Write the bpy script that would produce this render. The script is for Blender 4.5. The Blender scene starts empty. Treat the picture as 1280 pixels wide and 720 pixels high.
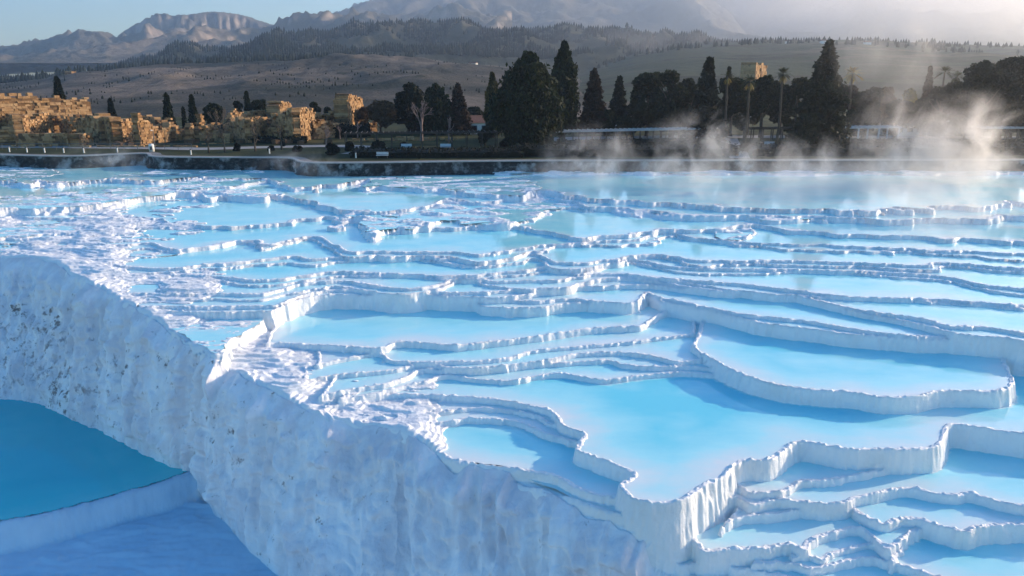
import bpy, math, random
import numpy as np
R = math.radians
Q = 1.0            # mesh quality factor
scene = bpy.context.scene
COL = scene.collection
random.seed(7)

# ------------------------------------------------------------------ camera
FPX, CX, CY, PITCH, CAMZ = 950.0, 640.0, 360.0, R(15.6), 12.0
ct, st = math.cos(PITCH), math.sin(PITCH)
cam_d = bpy.data.cameras.new('camera')
cam = bpy.data.objects.new('camera', cam_d)
COL.objects.link(cam)
cam.location = (0, 0, CAMZ)
cam.rotation_euler = (math.pi / 2 - PITCH, 0, 0)
cam_d.sensor_width = 36.0
cam_d.lens = 36.0 * FPX / 1280.0
cam_d.clip_start = 0.5
cam_d.clip_end = 60000
scene.camera = cam

def ray(u, v):
    a = (u - CX) / FPX; b = (CY - v) / FPX
    return a, ct + b * st, -st + b * ct
def W(u, v, z=0.0):
    """point of the plane z seen at photo position u,v"""
    dx, dy, dz = ray(u, v)
    t = (z - CAMZ) / dz
    return (dx * t, dy * t)
def AT(u, v, y):
    """point at forward distance y"""
    dx, dy, dz = ray(u, v)
    t = y / dy
    return (dx * t, y, CAMZ + dz * t)
def yof(v, z=0.0): return W(640, v, z)[1]
def pxm(y, z=0.0):   # metres per photo pixel at ground distance y
    return (y * ct + (CAMZ - z) * st) / FPX

# ------------------------------------------------------------------ noise
_rs = np.random.RandomState(11)
_ang = _rs.rand(256) * 2 * np.pi
_GX, _GY = np.cos(_ang), np.sin(_ang)
_P = _rs.permutation(256)
_P = np.concatenate([_P, _P])
def noise(x, y, seed=0):
    x = np.asarray(x, float) + seed * 17.37; y = np.asarray(y, float) - seed * 9.71
    ix = np.floor(x).astype(np.int64); iy = np.floor(y).astype(np.int64)
    fx = x - ix; fy = y - iy
    ux = fx * fx * fx * (fx * (fx * 6 - 15) + 10); uy = fy * fy * fy * (fy * (fy * 6 - 15) + 10)
    a0 = _P[ix & 255]; a1 = _P[(ix + 1) & 255]
    j0 = iy & 255; j1 = (iy + 1) & 255
    def g(h, dx, dy): return _GX[h] * dx + _GY[h] * dy
    n00 = g(_P[a0 + j0], fx, fy); n10 = g(_P[a1 + j0], fx - 1, fy)
    n01 = g(_P[a0 + j1], fx, fy - 1); n11 = g(_P[a1 + j1], fx - 1, fy - 1)
    return 1.5 * ((n00 * (1 - ux) + n10 * ux) * (1 - uy) + (n01 * (1 - ux) + n11 * ux) * uy)
def fbm(x, y, o=4, seed=0, lac=2.1, g=0.5):
    s = 0; a = 1
    for k in range(o):
        s = s + a * noise(x, y, seed + k * 3); x = x * lac; y = y * lac; a *= g
    return s
def ridged(x, y, o=4, seed=0):
    s = 0; a = 1
    for k in range(o):
        s = s + a * (1 - 2 * np.abs(noise(x, y, seed + k * 5))); x = x * 2.1; y = y * 2.1; a *= 0.5
    return s
def sm(a, b, x):
    t = np.clip((x - a) / (b - a), 0, 1); return t * t * (3 - 2 * t)

# ------------------------------------------------------------------ polylines
def spline(pts, n=6):
    pts = [np.array(p, float) for p in pts]
    if len(pts) < 3: return np.array(pts)
    P = [2 * pts[0] - pts[1]] + pts + [2 * pts[-1] - pts[-2]]
    out = []
    for i in range(1, len(P) - 2):
        p0, p1, p2, p3 = P[i - 1], P[i], P[i + 1], P[i + 2]
        for k in range(n):
            t = k / n
            out.append(0.5 * ((2 * p1) + (-p0 + p2) * t + (2 * p0 - 5 * p1 + 4 * p2 - p3) * t * t + (-p0 + 3 * p1 - 3 * p2 + p3) * t ** 3))
    out.append(P[-2])
    return np.array(out)
def sdf(poly, X, Y):
    """signed distance, positive inside"""
    d2 = np.full(X.shape, 1e18); ins = np.zeros(X.shape, bool)
    n = len(poly)
    for i in range(n):
        ax, ay = poly[i]; bx, by = poly[(i + 1) % n]
        ex, ey = bx - ax, by - ay
        L = ex * ex + ey * ey
        if L < 1e-12: continue
        t = np.clip(((X - ax) * ex + (Y - ay) * ey) / L, 0, 1)
        dx = X - ax - t * ex; dy = Y - ay - t * ey
        np.minimum(d2, dx * dx + dy * dy, out=d2)
        if ay != by:
            c = ((ay > Y) != (by > Y)) & (X < ex * (Y - ay) / (by - ay) + ax)
            ins ^= c
    d = np.sqrt(d2)
    return np.where(ins, d, -d)

# ------------------------------------------------------------------ objects
def props(o, label=None, cat=None, group=None, kind=None):
    if label: o['label'] = label
    if cat: o['category'] = cat
    if group: o['group'] = group
    if kind: o['kind'] = kind
    return o
def np_mesh(name, co, faces, mat, parent=None, smooth=True, attrs=None):
    me = bpy.data.meshes.new(name)
    co = np.ascontiguousarray(co, np.float32); faces = np.ascontiguousarray(faces, np.int32)
    k = faces.shape[1]
    me.vertices.add(len(co)); me.vertices.foreach_set('co', co.ravel())
    me.loops.add(faces.size); me.loops.foreach_set('vertex_index', faces.ravel())
    me.polygons.add(len(faces)); me.polygons.foreach_set('loop_start', np.arange(0, faces.size, k, dtype=np.int32))
    me.update(calc_edges=True)
    me.polygons.foreach_set('use_smooth', np.full(len(faces), bool(smooth)))
    for an, av in (attrs or {}).items():
        at = me.attributes.new(an, 'FLOAT', 'POINT'); at.data.foreach_set('value', np.ascontiguousarray(av, np.float32).ravel())
    me.materials.append(mat)
    o = bpy.data.objects.new(name, me); COL.objects.link(o)
    if parent: o.parent = parent
    return o
def grid_faces(nr, nc, mask=None):
    i = np.arange(nr * nc).reshape(nr, nc)
    f = np.stack([i[:-1, :-1], i[:-1, 1:], i[1:, 1:], i[1:, :-1]], -1)
    return f[mask] if mask is not None else f.reshape(-1, 4)
def compact(co, faces, attrs):
    used = np.zeros(len(co), bool); used[faces.ravel()] = True
    idx = np.cumsum(used) - 1
    return co[used], idx[faces], {k: v[used] for k, v in attrs.items()}
def empty(name, loc=(0, 0, 0), rz=0, label=None, cat=None, group=None):
    o = bpy.data.objects.new(name, None); COL.objects.link(o)
    o.location = loc; o.rotation_euler = (0, 0, rz); o.empty_display_size = 0.3
    return props(o, label, cat, group)

class MB:
    def __init__(s): s.v = []; s.f = []
    def box(s, x0, x1, y0, y1, z0, z1, rz=0, piv=None, jit=0):
        n = len(s.v); px, py = piv or (0, 0); c, w = math.cos(rz), math.sin(rz)
        for z in (z0, z1):
            for x, y in ((x0, y0), (x1, y0), (x1, y1), (x0, y1)):
                j = [random.uniform(-jit, jit) for _ in range(3)] if jit else (0, 0, 0)
                x2, y2 = x + j[0] - px, y + j[1] - py
                s.v.append((px + x2 * c - y2 * w, py + x2 * w + y2 * c, z + j[2]))
        for q in ((0, 3, 2, 1), (4, 5, 6, 7), (0, 1, 5, 4), (1, 2, 6, 5), (2, 3, 7, 6), (3, 0, 4, 7)):
            s.f.append(tuple(n + a for a in q))
        return s
    def tube(s, pts, rads, n=6):
        base = len(s.v); m = len(pts)
        for i, p in enumerate(pts):
            a = pts[max(0, i - 1)]; b = pts[min(m - 1, i + 1)]
            d = np.array(b, float) - np.array(a, float); d /= (np.linalg.norm(d) + 1e-9)
            u = np.cross(d, (0.3, 0.9, 0.1) if abs(d[2]) > 0.9 else (0, 0, 1)); u /= (np.linalg.norm(u) + 1e-9)
            w = np.cross(d, u); r = rads[i]
            for k in range(n):
                t = 2 * math.pi * k / n
                s.v.append(tuple(np.array(p) + r * (math.cos(t) * u + math.sin(t) * w)))
        for i in range(m - 1):
            for k in range(n):
                a = base + i * n + k; b = base + i * n + (k + 1) % n
                s.f.append((a, b, b + n, a + n))
        s.f.append(tuple(base + k for k in range(n))[::-1]); s.f.append(tuple(base + (m - 1) * n + k for k in range(n)))
        return s
    def quad(s, a, b, c, d):
        n = len(s.v); s.v += [tuple(a), tuple(b), tuple(c), tuple(d)]; s.f.append((n, n + 1, n + 2, n + 3)); return s
    def build(s, name, mat, parent=None, smooth=False):
        me = bpy.data.meshes.new(name); me.from_pydata(s.v, [], s.f); me.update()
        me.polygons.foreach_set('use_smooth', [bool(smooth)] * len(me.polygons))
        me.materials.append(mat)
        o = bpy.data.objects.new(name, me); COL.objects.link(o)
        if parent: o.parent = parent
        return o

# ------------------------------------------------------------------ materials
class NM:
    def __init__(s, name):
        s.m = bpy.data.materials.new(name); s.m.use_nodes = True
        s.t = s.m.node_tree; s.t.nodes.clear()
        s.out = s.t.nodes.new('ShaderNodeOutputMaterial')
        s.b = s.t.nodes.new('ShaderNodeBsdfPrincipled'); s.t.links.new(s.b.outputs[0], s.out.inputs[0])
        s.co = s.t.nodes.new('ShaderNodeTexCoord').outputs['Object']
    def n(s, ty, **kw):
        n = s.t.nodes.new('ShaderNode' + ty)
        for k, v in kw.items():
            if k in n.inputs: n.inputs[k].default_value = v
            else: setattr(n, k, v)
        return n
    def l(s, a, b): s.t.links.new(a, b)
    def mapped(s, sc, co=None):
        m = s.n('Mapping'); m.inputs['Scale'].default_value = sc; s.l(co or s.co, m.inputs['Vector']); return m.outputs[0]
    def noise(s, scale, detail=4, rough=.5, co=None, vec=None):
        n = s.n('TexNoise'); n.inputs['Scale'].default_value = scale; n.inputs['Detail'].default_value = detail; n.inputs['Roughness'].default_value = rough
        s.l(s.mapped(vec, co) if vec else (co or s.co), n.inputs['Vector']); return n.outputs[0]
    def ramp(s, fac, stops, interp='LINEAR'):
        r = s.n('ValToRGB'); cr = r.color_ramp; cr.interpolation = interp
        while len(cr.elements) > 2: cr.elements.remove(cr.elements[-1])
        for i, (p, c) in enumerate(stops):
            e = cr.elements[i] if i < 2 else cr.elements.new(p)
            e.position = p; e.color = (*c, 1) if len(c) == 3 else c
        s.l(fac, r.inputs[0]); return r.outputs[0]
    def mix(s, fac, a, b, mode='MIX'):
        m = s.n('Mix'); m.data_type = 'RGBA'; m.blend_type = mode
        for sock, v in ((m.inputs['Factor'], fac), (m.inputs[6], a), (m.inputs[7], b)):
            if isinstance(v, (int, float)): sock.default_value = v
            elif isinstance(v, tuple): sock.default_value = (*v, 1) if len(v) == 3 else v
            else: s.l(v, sock)
        return m.outputs[2]
    def math(s, op, a, b=0.0):
        m = s.n('Math'); m.operation = op
        for sock, v in ((m.inputs[0], a), (m.inputs[1], b)):
            if isinstance(v, (int, float)): sock.default_value = v
            else: s.l(v, sock)
        return m.outputs[0]
    def attr(s, name):
        a = s.n('Attribute'); a.attribute_name = name; return a.outputs['Fac']
    def bump(s, h, strength=.3, dist=.1, prev=None):
        b = s.n('Bump'); b.inputs['Strength'].default_value = strength; b.inputs['Distance'].default_value = dist
        s.l(h, b.inputs['Height'])
        if prev: s.l(prev, b.inputs['Normal'])
        return b.outputs[0]
    def done(s, color=None, rough=None, normal=None, spec=None):
        for nm, v in (('Base Color', color), ('Roughness', rough), ('Normal', normal), ('Specular IOR Level', spec)):
            if v is None: continue
            if isinstance(v, (int, float)): s.b.inputs[nm].default_value = v
            elif isinstance(v, tuple): s.b.inputs[nm].default_value = (*v, 1)
            else: s.l(v, s.b.inputs[nm])
        return s.m

def plain(name, c1, c2, scale=3.0, rough=.8, bump=0.0, spec=.3, detail=5):
    m = NM(name); f = m.noise(scale, detail, .6)
    col = m.ramp(f, [(.3, c1), (.7, c2)])
    nr = m.bump(m.noise(scale * 3, 5, .6), bump, .1) if bump else None
    return m.done(col, rough, nr, spec)

def mk_travertine():
    m = NM('travertine')
    f = m.noise(.35, 6, .6); g = m.noise(2.2, 6, .65)
    col = m.ramp(f, [(.25, (.74, .72, .70)), (.5, (.83, .82, .81)), (.75, (.80, .79, .785))])
    # thin damp dirt in hollows with an outline of its own
    col = m.mix(m.ramp(g, [(.60, (0, 0, 0)), (.72, (.30, .30, .30))]), col, (.62, .56, .52))
    b1 = m.bump(m.noise(3.0, 6, .65), .55, .12)
    b2 = m.bump(m.noise(14.0, 4, .6), .35, .03, b1)
    return m.done(col, m.ramp(m.noise(.8, 3), [(.35, (.35, .35, .35)), (.65, (.75, .75, .75))]), b2, .4)
def mk_cliff():
    m = NM('cliff_travertine')
    f = m.noise(.25, 6, .6, vec=(1, 1, .35)); 
    col = m.ramp(f, [(.25, (.70, .66, .67)), (.5, (.85, .83, .84)), (.75, (.78, .75, .77))])
    # lichen specks plus pit shade painted as dark colour, denser where the attribute says
    s = m.noise(1.7, 7, .72, vec=(1, 1, .7))
    big = m.noise(.22, 3, .5)
    t = m.math('ADD', m.math('MULTIPLY', m.attr('dirt_pits'), .16), m.math('MULTIPLY', big, .10))
    s2 = m.math('ADD', s, t)
    fac = m.ramp(s2, [(.675, (0, 0, 0)), (.75, (.9, .9, .9))])
    col = m.mix(fac, col, (.16, .12, .11))
    s3 = m.noise(.9, 7, .7, vec=(1, 1, .5))
    col = m.mix(m.ramp(s3, [(.58, (0, 0, 0)), (.70, (.4, .4, .4))]), col, (.44, .40, .42))
    st_ = m.noise(.55, 5, .6, vec=(1, 1, .10))
    col = m.mix(m.ramp(st_, [(.42, (0, 0, 0)), (.60, (.8, .8, .8))]), col, (.66, .61, .64))
    b1 = m.bump(m.noise(1.1, 6, .6, vec=(1, 1, .35)), .7, .3)
    b2 = m.bump(m.noise(7.0, 5, .6), .22, .04, b1)
    return m.done(col, .7, b2, .3)
def mk_water(name, shallow, mid, deep, rough=.06):
    m = NM(name)
    d = m.attr('depth')
    w = m.math('ADD', d, m.math('MULTIPLY', m.math('SUBTRACT', m.noise(.16, 5, .62, vec=(1, 1.8, 1)), .5), .95))
    col = m.ramp(w, [(.0, shallow), (.42, mid), (.95, deep)])
    n1 = m.noise(5.0, 3, .6)
    b = m.bump(n1, .05, .02)
    m.b.inputs['IOR'].default_value = 1.33
    return m.done(col, rough, b, .5)
TRAV = mk_travertine(); CLIFF = mk_cliff()
WATER = mk_water('milky_water', (.74, .80, .79), (.40, .80, .84), (.16, .67, .78), .06)
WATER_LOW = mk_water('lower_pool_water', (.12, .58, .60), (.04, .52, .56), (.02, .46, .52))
FLOORM = plain('blue_shade_floor', (.38, .54, .68), (.50, .64, .76), .35, .45, .5, .5, 6)  # blue sky shade put into the colour of the white travertine
# ------------------------------------------------------------------ travertine terraces
# every step: (label, z, front rim in photo position, closing points or None for "all behind", style)
# style: lip width/height, depth of the bed, wall slope, warp
LAY = []
def layer(label, z, front, close=None, lip=.16, bed=.5, slope=5.0, warp=1.0, rough=0.0, grp=None):
    f = spline([W(u, v, z) for u, v in front], 6)
    if close is None:
        y = 190.0
        c = [(f[-1][0] + 60, f[-1][1]), (f[-1][0] + 60, y), (f[0][0] - 60, y), (f[0][0] - 60, f[0][1])]
    else:
        c = [W(u, v, z) for u, v in close]
    LAY.append(dict(label=label, z=z, poly=np.vstack([f, np.array(c)]), lip=lip, bed=bed, slope=slope, warp=warp, rough=rough))

# --- far flats, contour by contour
layer('pale water right below the plaza edge', -1.9, [(-80,226),(60,228),(140,224),(200,226),(260,221),(330,226),(380,236),(440,228),(475,224),(560,238),(640,243),(675,238),(760,250),(860,256),(1000,262),(1100,262),(1280,255),(1400,250)], warp=2.2, lip=.35, bed=.35)
layer('far shallow pool behind the sunlit white bank', -2.35, [(-80,254),(0,251),(90,247),(180,237),(215,236),(260,246),(320,242),(363,246),(430,262),(480,264),(530,257),(573,250),(600,254),(675,243),(740,258),(850,268),(1000,272),(1150,274),(1280,270),(1400,264)], warp=1.6, lip=.4, bed=.35)
layer('pool before the crumbled sunlit bank', -2.85, [(-80,275),(60,272),(180,272),(220,281),(300,282),(360,278),(412,272),(425,285),(440,276),(455,268),(500,275),(540,285),(640,283),(720,298),(800,290),(880,287),(935,282),(1000,290),(1100,295),(1200,300),(1400,305)], warp=1.6, lip=.35, bed=.4)
layer('wide pool in the middle distance', -3.15, [(-80,300),(60,298),(147,306),(195,304),(215,314),(240,311),(287,304),(325,301),(340,306),(387,295),(430,312),(470,316),(540,314),(600,318),(655,311),(700,307),(740,303),(790,300),(830,292),(880,300),(960,305),(1100,310),(1280,318),(1400,325)], warp=1.3, lip=.3)
layer('narrow blue pool across the middle distance', -3.45, [(-80,318),(60,320),(110,330),(200,336),(250,332),(300,328),(360,321),(400,324),(480,316),(560,325),(617,327),(668,318),(700,329),(760,326),(820,318),(880,327),(985,326),(1100,330),(1155,332),(1180,329),(1280,336),(1400,340)], warp=1.1, lip=.25)
layer('terrace pool above the smooth shaded bank', -3.75, [(-80,325),(0,324),(62,331),(100,352),(118,364),(150,348),(200,344),(260,346),(330,351),(380,345),(420,341),(520,344),(580,345),(660,338),(697,331),(720,339),(780,325),(840,334),(900,337),(1000,338),(1100,341),(1180,347),(1240,358),(1300,363),(1400,368)], warp=.9, lip=.22)
layer('terrace pool with short sunlit rim ends', -4.0, [(330,368),(380,356),(430,352),(500,361),(540,358),(587,345),(620,353),(700,350),(760,343),(840,349),(950,358),(1050,371),(1100,373),(1170,375),(1260,381),(1400,390)], warp=.9, lip=.2)
layer('pool on top of the tall white wall', -4.25, [(345,384),(385,368),(430,363),(520,365),(610,366),(660,360),(700,354),(750,350),(800,350),(880,362),(960,366),(1010,374),(1070,387),(1154,400),(1187,408),(1234,410),(1280,417),(1400,430)], warp=.8, lip=.22)
layer('ledge pool over the two joined walls', -4.7, [(592,371),(604,375),(640,377),(680,377),(727,375),(790,380),(808,366),(822,372),(854,378),(920,392),(987,400),(1040,407),(1084,415),(1130,420),(1180,421),(1222,417)], [(1222,395),(1000,355),(600,345)], warp=.8, lip=.2)
layer('crumbled sunlit travertine bank in the far middle', -2.62, [(425,276),(440,273),(452,283),(468,296),(480,288),(520,284),(560,276),(600,282),(650,278),(690,262),(740,262)], [(740,248),(640,240),(560,240),(440,262)], rough=.35, slope=2.5, lip=.1, warp=1.6)
layer('white travertine bank at the far left', -2.2, [(-80,262),(0,263),(90,258),(180,246),(240,240),(330,246)], [(330,240),(200,233),(0,246),(-80,248)], rough=.22, slope=2.5, lip=.1, warp=1.0)
layer('low white bank lit by the sun in the far left middle', -2.05, [(205,236),(260,235),(330,228),(340,224)], [(330,221),(210,228)], rough=.2, slope=2.5, lip=.1, warp=.9)
layer('flat crumbled bank under the distant steam', -2.5, [(760,262),(830,270),(900,268),(960,276),(1040,276)], [(1040,266),(760,255)], rough=.2, slope=2.5, lip=.1, warp=1.4)
layer('small crumbled bank right of the wide pool', -3.05, [(900,300),(925,300),(940,292)], [(940,286),(895,290)], rough=.45, slope=2.5, lip=.1, warp=.6)
# --- left rough shelf over the cliff, ridge
layer('rough white shelf behind the cliff edge', -4.85, [(90,352),(110,366),(150,384),(220,416),(266,447),(290,425),(330,399),(365,378),(400,369)], [(430,350),(300,335),(110,340)], rough=.16, slope=3.5, lip=.1)
layer('blue puddled flat at the left edge', -3.0, [(-80,298),(0,296),(100,290),(180,284),(215,286)], [(230,268),(100,262),(-80,266)], rough=.16, slope=2.5, lip=.1, warp=1.2)
layer('puddled white flat over the cliff shoulder', -3.4, [(-80,320),(0,316),(60,318),(130,318),(190,322),(225,318)], [(225,300),(100,300),(-80,302)], rough=.16, slope=2.5, lip=.1, warp=1.0)
layer('sunlit white patch near the plaza at far left', -1.85, [(-80,222),(20,223),(70,219)], [(60,207),(-80,208)], rough=.12, slope=2, lip=.1, warp=1.0)
layer('low white swirl below the plaza at left centre', -1.86, [(150,220),(230,217),(300,214),(330,216)], [(320,211),(200,211)], rough=.12, slope=2, lip=.1, warp=1.2)
layer('white swirl below the plaza before the pergola', -1.86, [(450,232),(560,236),(640,238),(680,234)], [(660,224),(560,222),(470,222)], rough=.16, slope=2, lip=.1, warp=1.6)
layer('crusted ledge along the foot of the wall at right', -1.6, [(560,214),(640,216),(760,216),(900,217),(1040,216),(1200,217),(1400,216)], [(1400,205),(560,205)], rough=.3, slope=3, lip=.1, warp=1.2)
# --- middle
layer('long pool at the foot of the tall wall', -5.5, [(330,432),(356,430),(427,433),(477,436),(500,428),(570,432),(627,426),(677,421),(712,415),(744,411),(800,408)], [(850,380),(600,360),(380,372),(345,405)], warp=.55, lip=.14)
layer('shallow pool under the long rim', -5.85, [(395,458),(434,449),(472,443),(490,452),(527,453),(560,453),(627,450),(664,440),(720,434),(790,428),(868,418)], [(868,390),(420,415),(400,430)], warp=.55, lip=.14)
layer('pale pinkish pool beside the round pool', -6.0, [(380,478),(427,469),(494,463),(528,454),(560,460),(600,460),(640,457),(690,450),(722,443),(760,441),(812,445),(846,453),(880,450)], [(890,400),(420,440),(380,455)], warp=.55, lip=.13)
layer('narrow pool stepping down to the great pool', -6.2, [(400,496),(440,488),(500,476),(527,462),(560,464),(594,459),(634,462),(677,456),(727,453),(760,451),(777,456),(817,459),(853,459),(893,462)], [(900,420),(430,455)], warp=.5, lip=.12)
layer('last thin pool before the great pool', -6.4, [(420,502),(470,492),(530,478),(554,470),(587,474),(634,477),(667,472),(704,468),(754,476),(794,471),(834,467),(853,466),(900,470)], [(910,430),(500,460)], warp=.5, lip=.12)
layer('round turquoise pool with a curved white rim', -5.7, [(873,418),(867,434),(894,452),(921,466),(954,477),(987,484),(1030,489),(1067,491),(1101,497),(1141,497),(1177,490),(1237,490),(1259,487),(1267,477),(1261,462),(1254,446)], [(1240,420),(1000,385),(880,385)], warp=.3, lip=.15, bed=.7)
layer('great turquoise pool in the centre', -6.6, [(405,510),(440,503),(480,495),(517,494),(580,497),(627,501),(667,509),(687,514),(697,524),(704,533),(729,543),(720,561),(744,573),(790,592),(775,605),(778,614),(794,625),(820,630),(852,627),(874,612),(904,597),(927,578),(964,575),(997,553),(1031,558),(1061,563),(1087,563),(1154,562),(1176,555),(1188,532),(1221,535),(1280,543),(1400,556)], [(1420,400),(1200,390),(900,400),(440,450)], warp=.28, lip=.15, bed=.9)
# --- left lower
layer('blue-grey pool between two stepped rims', -6.9, [(420,516),(440,517),(484,524),(520,522),(570,513),(607,511),(647,516),(674,522),(686,530)], [(740,545),(700,505),(430,498)], warp=.35, lip=.12)
layer('slim pool on the lower of the stepped rims', -7.05, [(430,526),(447,528),(497,533),(564,528),(587,524),(640,527),(667,535),(676,541)], [(740,560),(720,510),(440,505)], warp=.35, lip=.12)
layer('pool half in shadow behind the cliff edge', -7.3, [(450,532),(484,539),(517,555),(540,565),(570,577),(614,584),(647,588),(694,597),(720,611),(747,621),(776,625),(800,630)], [(830,600),(760,530),(560,505)], warp=.3, lip=.18, bed=.7)
layer('small ledge pool on the lip of the cliff', -7.65, [(600,590),(625,597),(660,607),(704,622),(744,636),(782,648),(810,650)], [(830,600),(700,560)], warp=.5, lip=.16)
layer('small stepped pool under the white corner', -8.0, [(640,618),(690,632),(740,648),(790,664),(820,664)], [(850,610),(700,570)], warp=.6, lip=.16)
layer('tiny ledge pool lowest on the cliff lip', -8.35, [(690,648),(740,662),(800,678),(840,676)], [(860,620),(720,590)], warp=.6, lip=.16)
# --- lower right
layer('small crescent pool under the fluted wall', -7.6, [(915,604),(924,609),(941,617),(981,615),(1001,603),(1034,602),(1077,595),(1110,586)], [(1110,545),(930,560)], warp=.4, lip=.16)
layer('deep blue pool on the right under the great pool', -7.85, [(905,632),(921,622),(940,632),(967,627),(997,628),(1030,632),(1054,630),(1071,623),(1094,620),(1121,612),(1144,612),(1167,618),(1197,620),(1214,618),(1247,628),(1280,635),(1400,650)], [(1420,520),(1180,500),(960,545)], warp=.45, lip=.15)
layer('pale pool with pinkish shallows at the right', -8.25, [(900,660),(930,648),(970,644),(1014,638),(1061,636),(1074,643),(1104,656),(1121,652),(1147,650),(1174,658),(1207,666),(1224,660),(1280,658),(1400,664)], [(1420,560),(960,590)], warp=.45, lip=.16)
layer('pool held by the nodular rim at the bottom', -8.6, [(860,668),(869,680),(881,690),(914,688),(954,687),(987,682),(1007,690),(1014,677),(1041,668),(1071,662),(1085,668),(1110,690)], [(1180,640),(1000,610),(880,640)], warp=.35, lip=.16)
layer('tiny pool in front of the nodular rim', -8.9, [(990,700),(1009,695),(1027,702),(1040,694),(1067,687),(1087,683),(1104,687),(1115,705)], [(1150,660),(1000,650)], warp=.4, lip=.15)
layer('blue pool in the bottom right corner', -9.05, [(940,705),(985,706),(1020,712),(1060,703),(1090,700),(1107,704),(1131,709),(1154,717),(1220,738),(1300,752),(1400,760)], [(1420,620),(1000,640)], warp=.4, lip=.15)
layer('low pool cut by the bottom edge', -9.35, [(835,705),(854,710),(880,704),(904,702),(918,712),(960,718),(1010,728),(1060,728),(1110,742),(1200,775),(1400,800)], [(1420,650),(880,650)], warp=.5, lip=.15)

# cliff top line (photo position, height)
TOP = [(-220,322,-3.9),(-100,322,-3.9),(0,326,-3.9),(60,333,-3.95),(100,358,-4.3),(150,384,-4.9),(220,417,-5.0),(262,447,-5.15),(285,456,-5.6),(330,482,-6.0),(390,512,-6.5),(440,529,-7.0),(484,542,-7.3),(517,558,-7.45),(570,580,-7.5),(614,588,-7.5),(650,600,-7.7),(694,628,-8.1),(720,645,-8.4),(760,668,-8.7),(800,690,-9.0),(830,722,-9.6),(850,760,-10.0),(870,800,-10.3),(900,850,-10.5)]
BOT = [(-220,512,-13.1),(-100,503,-13.1),(-2,500,-13.1),(48,506,-13.1),(86,523,-13.1),(135,545,-13.1),(204,580,-13.1),(237,599,-13.6),(266,636,-14.75),(316,690,-14.75),(374,742,-14.75),(428,772,-14.75),(474,792,-14.75),(509,806,-14.75),(562,822,-14.75),(606,836,-14.75),(644,846,-14.75),(690,858,-14.75),(717,866,-14.75),(757,878,-14.75),(797,890,-14.75),(828,898,-14.75),(850,905,-14.75),(872,912,-14.75),(905,922,-14.75)]
top_w = spline([(*W(u, v, z), z) for u, v, z in TOP], 8)
bot_w = spline([(*W(u, v, z), z) for u, v, z in BOT], 8)
clip_poly = np.vstack([top_w[:, :2], [(60, top_w[-1][1]), (170, 30), (170, 190), (-190, 190), (top_w[0][0] - 30, top_w[0][1])]])

# base ground by smooth interpolation of control heights
CTL = [(0,215,-2.2),(640,215,-2.4),(1280,215,-2.4),(0,262,-2.75),(110,262,-2.7),(230,262,-2.8),(60,290,-3.15),(0,315,-3.5),(640,300,-3.6),(1280,330,-4.1),(250,340,-3.7),
       (400,400,-5.9),(640,400,-6.0),(900,430,-6.5),(1280,450,-7.2),(340,435,-5.55),(300,450,-5.6),(340,480,-5.95),(380,460,-5.8),(400,500,-6.4),(440,480,-6.2),(460,515,-6.9),(430,515,-6.75),
       (640,520,-7.6),(900,540,-7.8),(1280,580,-8.6),(640,600,-8.3),(720,640,-8.7),(790,680,-9.1),(850,650,-9.1),(880,700,-9.6),(1000,700,-9.9),(1280,720,-10.3),(1000,770,-10.4),(1400,790,-10.8),(850,740,-9.9),(700,640,-8.6),
       (-150,300,-3.3),(-150,240,-2.7),(1400,300,-3.8),(1400,500,-7.6)]
cw = np.array([(*W(u, v, z), z) for u, v, z in CTL])
def base_h(X, Y):
    num = np.zeros(X.shape); den = np.zeros(X.shape)
    s = 1.0
    for x, y, z in cw:
        # distances judged in angle so near points count more finely
        dx = (X / Y - x / y) * 1.0; dy = (1 / Y - 1 / y) * 22.0
        w = 1.0 / (dx * dx + dy * dy + 2e-4) ** 1.6
        num += w * z; den += w
    return num / den

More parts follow.
